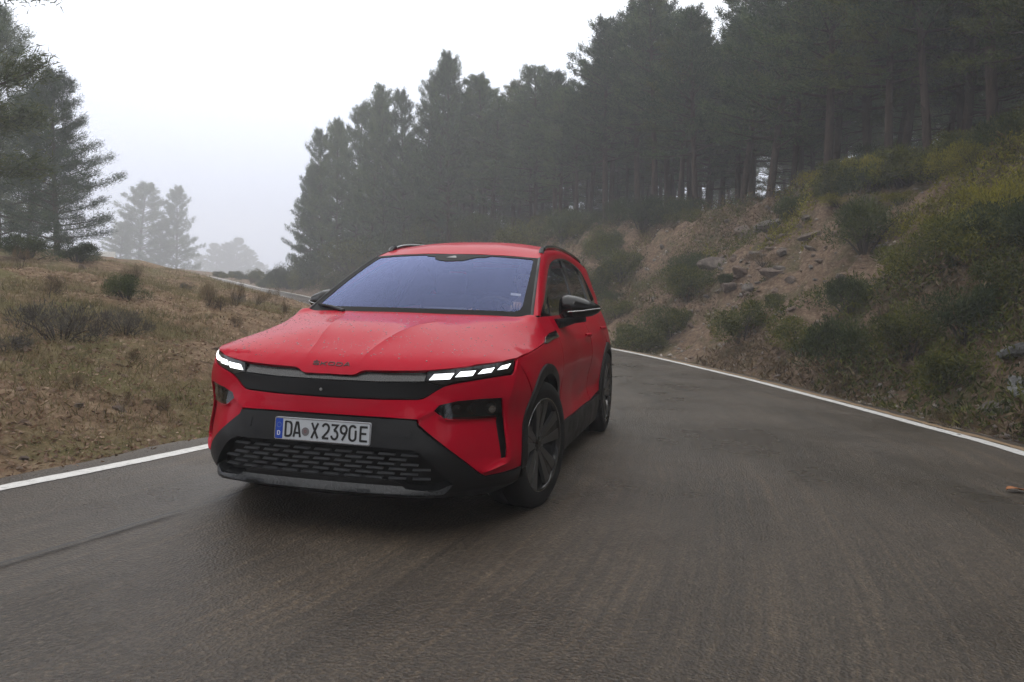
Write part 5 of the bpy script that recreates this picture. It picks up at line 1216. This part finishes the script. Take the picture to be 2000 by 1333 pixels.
mst = mat('tan_stone', (.2, .14, .09), .9); b = NB(mst); n1 = b.noise(4, 5, .7); b.col(b.ramp(n1, [(.3, (.10, .062, .040)), (.5, (.22, .150, .10)), (.72, (.34, .26, .19))])); b.bump(b.noise(9, 6, .75), .7, .05)
KS = []
for me0 in RK[:3]:
    me1 = me0.copy(); me1.materials.clear(); me1.materials.append(mst); KS.append(me1)
def rock(x, y, s, label, group=None, cat='rock', name='rock', sink=.32, me=None):
    o = link(bpy.data.objects.new(name, me or RK[rg.integers(0, 6)])); z = float(ground([(x, y)])[0][0])
    o.location = (x, y, z+s*(.45-sink)); o.scale = (s, s*rg.uniform(.7, 1.1), s*rg.uniform(.6, 1.0)); o.rotation_euler = (rg.uniform(-.4, .4), rg.uniform(-.4, .4), rg.uniform(0, 6.28)); return tag(o, label, cat, group)
mgr = mat('grey_boulder', (.2, .2, .2), .85); b = NB(mgr); n1 = b.noise(3.2, 7, .75); b.col(b.ramp(n1, [(.32, (.05, .05, .052)), (.48, (.16, .16, .165)), (.60, (.27, .27, .27)), (.74, (.42, .42, .41))])); b.bump(b.noise(7, 7, .75), .9, .06)
GB = []
for me0 in RK[3:5]:
    me1 = me0.copy(); me1.materials.clear(); me1.materials.append(mgr); GB.append(me1)
for x, y, s, lab in ROCKS: rock(x, y, s, lab, me=GB[rg.integers(0, 2)] if 'boulder' in lab and 'edge' in lab else None)
for _ in range(34):
    p = np.array([rg.uniform(-11, -2.3), rg.uniform(-2.5, 12)])
    if ground([p])[2][0] > -.5: continue
    s = rg.uniform(.12, .26); place('dry_plant', SH['brown' if rg.uniform() < .7 else 'grey'][rg.integers(0, 2)], p, s, rg.uniform(0, 6.28), 'wispy dry tuft in the litter of the grassy knoll', 'dry plant', 'wispy tufts on the knoll', ('stems', 'foliage'), 0, s*rg.uniform(1.2, 2.4))
for x, y, s in SMALL: rock(x, y, s, 'small weathered stone lying on the earth bank '+zone(y), 'loose stones '+zone(y), 'stone', 'stone')
for x, y, s in KNOLL_STONES: rock(x, y, s, 'small tan stone in the dry litter of the knoll', 'loose stones on the knoll', 'stone', 'stone', .4, KS[rg.integers(0, 3)])
# ---- sign and fallen leaf
sx_, sy_ = (CAM_POS.x+math.sin(R(-42.2))*42, CAM_POS.y+math.cos(R(-42.2))*42)
sz_ = float(ground([(sx_, sy_)])[0][0])
sg_ = tag(empty('road_sign', (sx_, sy_, sz_), R(42)), 'small white road sign with an orange patch between the misty pines', 'sign')
bm = bmesh.new(); box(bm, (0, 0, 1.05-(sz_-1.6)), (.72, .03, .62), None, .01); bm_obj('panel', bm, mat('sign_white', g(.75), .5), sg_, False)
bm = bmesh.new(); box(bm, (.08, -.018, 1.0-(sz_-1.6)), (.42, .006, .20)); bm_obj('orange_patch', bm, mat('sign_orange', (.55, .24, .10), .5), sg_, False)
bm = bmesh.new(); tube(bm, [(0, .03, -.2), (0, .03, 1.3-(sz_-1.6))], [.03, .03], 8); bm_obj('post', bm, M['disc'], sg_)
V = []; F = []
for k in range(9):
    t = k/8; w_l = .035*math.sin(math.pi*min(1, t*1.05+.02))**.8
    for q in (-1, 0, 1): V.append((-.07+.14*t, q*w_l, .012+.012*abs(q)+.012*math.sin(5*t)))
F = [(3*i+j, 3*i+j+1, 3*i+4+j, 3*i+3+j) for i in range(8) for j in range(2)]
lf = mesh_obj('fallen_leaf', V, F, mat('orange_leaf', (.34, .13, .045), .7)); lf.location = (3.83, 1.45, .015); lf.rotation_euler = (0, 0, .5); lf.scale = (1.15, 1.0, .7)
tag(lf, 'single orange dead leaf lying on the asphalt near the right edge line', 'leaf')
# ---- ground litter and grass that nobody could count
sp = Soup(); n_ = 330000
P = np.c_[rg.uniform(-20, -1.6, n_*2), rg.uniform(-4, 24, n_*2)]
dn = np.hypot(P[:, 0]-CAM_POS.x, P[:, 1]-CAM_POS.y); P = P[rg.uniform(0, 1, len(P)) < np.clip(11/dn, 0, 1)**1.6]
z, do, di = ground(P); k = (di < -.22); P, z, di = P[k], z[k], di[k]
pt = vnoise(P, .8, 40, 3); k = rg.uniform(0, 1, len(P)) < np.clip(.55+pt*.9, .06, 1); P, z, di = P[k], z[k], di[k]
D = np.c_[rg.normal(0, .55, (len(P), 2)), np.ones(len(P))]; L_ = rg.uniform(.04, .16, len(P))*np.clip(-di/1.2, .35, 1)
V, F = blades(np.c_[P, z-.01], D, L_, .008, rg); sp.add(V, F)
mg = leafmat('dry_grass_blades', [(.2, (.085, .075, .030)), (.5, (.19, .155, .075)), (.8, (.30, .25, .14))])
o = link(bpy.data.objects.new('dry_grass', sp.mesh('dry_grass', mg))); o['kind'] = 'stuff'; tag(o, 'short dry and mossy grass covering the knoll', 'grass', None, 'stuff')
sp = Soup(); P = np.c_[rg.uniform(-12, -1.6, 130000), rg.uniform(-3.5, 14, 130000)]; dn = np.hypot(P[:, 0]-CAM_POS.x, P[:, 1]-CAM_POS.y); P = P[rg.uniform(0, 1, len(P)) < np.clip(7/dn, 0, 1)**1.8]
z, do, di = ground(P); k = (di < -.12) & (rg.uniform(0, 1, len(P)) < np.clip(.75-vnoise(P, .8, 40, 3)*.8, .1, 1)); P, z = P[k], z[k]
V, F = leaves(np.c_[P, z+.006], np.c_[rg.normal(0, 1, (len(P), 2)), rg.normal(.15, .3, len(P))], rg.uniform(.025, .06, len(P)), .022, rg); sp.add(V, F)
ml = leafmat('leaf_litter', [(.2, (.10, .060, .038)), (.5, (.25, .160, .105)), (.8, (.42, .31, .22))])
o = link(bpy.data.objects.new('leaf_litter', sp.mesh('leaf_litter', ml))); tag(o, 'brown and tan leaf litter strewn over the knoll beside the inner line', 'leaf litter', None, 'stuff')
sp = Soup(); i = rg.integers(np.searchsorted(PO[:, 1], -3), i_hi, 60000); d = rg.uniform(.28, 8, 60000); P = PO[i]+NO[i]*d[:, None]; dn = np.hypot(P[:, 0]-CAM_POS.x, P[:, 1]-CAM_POS.y); k = rg.uniform(0, 1, len(P)) < np.clip(14/dn, 0, 1)**1.4*np.where(d < 1.5, 1, np.clip(.5+vnoise(P, .5, 61, 3), .05, 1)); P = P[k]
z, do, di = ground(P); D = np.c_[rg.normal(0, .5, (len(P), 2)), np.ones(len(P))]; V, F = blades(np.c_[P, z-.01], D, rg.uniform(.05, .2, len(P)), .009, rg); sp.add(V, F)
o = link(bpy.data.objects.new('verge_grass', sp.mesh('verge_grass', mg))); tag(o, 'thin dry grass on the verge and the right-hand bank', 'grass', None, 'stuff')

# loose scree: small broken stones past counting
sp = Soup(); i = rg.integers(np.searchsorted(PO[:, 1], -1), np.searchsorted(PO[:, 1], 34), 16000); d = rg.uniform(.45, 7.2, 16000); P = PO[i]+NO[i]*d[:, None]
dn = np.hypot(P[:, 0]-CAM_POS.x, P[:, 1]-CAM_POS.y); P = P[rg.uniform(0, 1, len(P)) < np.clip(14/dn, .2, 1)*np.clip(.6+vnoise(P, .7, 77, 3), .1, 1)]
z, do, di = ground(P); n_ = len(P); r_ = .022*np.exp(rg.normal(0, .55, n_)); q = np.array([[1,0,0],[-1,0,0],[0,1,0],[0,-1,0],[0,0,1],[0,0,-1]], float); fo = np.array([[0,2,4],[2,1,4],[1,3,4],[3,0,4],[2,0,5],[1,2,5],[3,1,5],[0,3,5]])
V = (q[None]*rg.uniform(.5, 1.5, (n_, 6, 1))*np.array([1.2, 1, .7])+rg.normal(0, .2, (n_, 6, 3)))*r_[:, None, None]+np.c_[P, z+r_*.3][:, None]
sp.add(V.reshape(-1, 3), (fo[None]+6*np.arange(n_)[:, None, None]).reshape(-1, 3))
ms_ = leafmat('scree_stones', [(.2, (.10, .070, .055)), (.45, (.22, .155, .12)), (.62, (.24, .22, .21)), (.85, (.42, .36, .31))], .9, 0.0)
o = link(bpy.data.objects.new('scree', sp.mesh('scree', ms_))); tag(o, 'broken reddish and grey scree strewn over the cut bank', 'scree', None, 'stuff')

# low scrub and ground cover knitting the bank together, denser away from the bare scree
def cover(name, n, y0, y1, d0, d1, m, lf, seed, label):
    sp = Soup(); i = rg.integers(np.searchsorted(PO[:, 1], y0), np.searchsorted(PO[:, 1], y1), n); d = rg.uniform(d0, d1, n); P = PO[i]+NO[i]*d[:, None]
    dn = np.hypot(P[:, 0]-CAM_POS.x, P[:, 1]-CAM_POS.y); bare = np.exp(-((P[:, 0]-2.4)**2+(P[:, 1]-14.5)**2)/11.0)
    pt = vnoise(P, .75, seed, 4)+.1-1.1*bare; k = (rg.uniform(0, 1, n) < np.clip(16/dn, .15, 1)) & (pt > .05); P, pt = P[k], pt[k]
    z, do, di = ground(P); h = rg.uniform(0, 1, len(P))*np.clip(pt*.9, 0, .5)
    D = np.c_[rg.normal(0, .7, (len(P), 2)), rg.uniform(.2, 1.2, len(P))]; V, F = leaves(np.c_[P, z+h], D, rg.uniform(.6, 1.4, len(P))*lf, lf*.30, rg); sp.add(V, F)
    tag(link(bpy.data.objects.new(name, sp.mesh(name, m))), label, 'ground cover', None, 'stuff')
cover('ground_cover', 210000, -2, 36, .7, 7.5, M['leaf'], .085, 81, 'low olive ground cover spreading over the right-hand bank')
cover('heather_cover', 90000, -2, 36, .5, 6.5, M['leaf_brown'], .11, 95, 'brown dry heath covering the lower bank and its verge')
cover('moss_cover', 110000, 1, 18, 4.2, 8, M['leaf_yellow'], .08, 99, 'yellow-green growth along the top of the right-hand bank')

# ---- mist
hz = bpy.data.meshes.new('haze'); bm = bmesh.new(); box(bm, (-55, 100, (31+GZ.min()-1)/2), (380, 400, 31-(GZ.min()-1))); bm.to_mesh(hz); bm.free()
mh = bpy.data.materials.new('mist'); mh.use_nodes = True; t = mh.node_tree; t.nodes.clear(); o_ = t.nodes.new('ShaderNodeOutputMaterial'); pv = t.nodes.new('ShaderNodeVolumePrincipled')
pv.inputs['Color'].default_value = (.93, .95, 1.0, 1); pv.inputs['Density'].default_value = .0042; pv.inputs['Anisotropy'].default_value = .2; t.links.new(pv.outputs[0], o_.inputs['Volume'])
hz.materials.append(mh); ho = link(bpy.data.objects.new('haze', hz)); ho['kind'] = 'stuff'
ho['label'] = 'thin grey mist filling the road bend and the forest'; ho['category'] = 'mist'
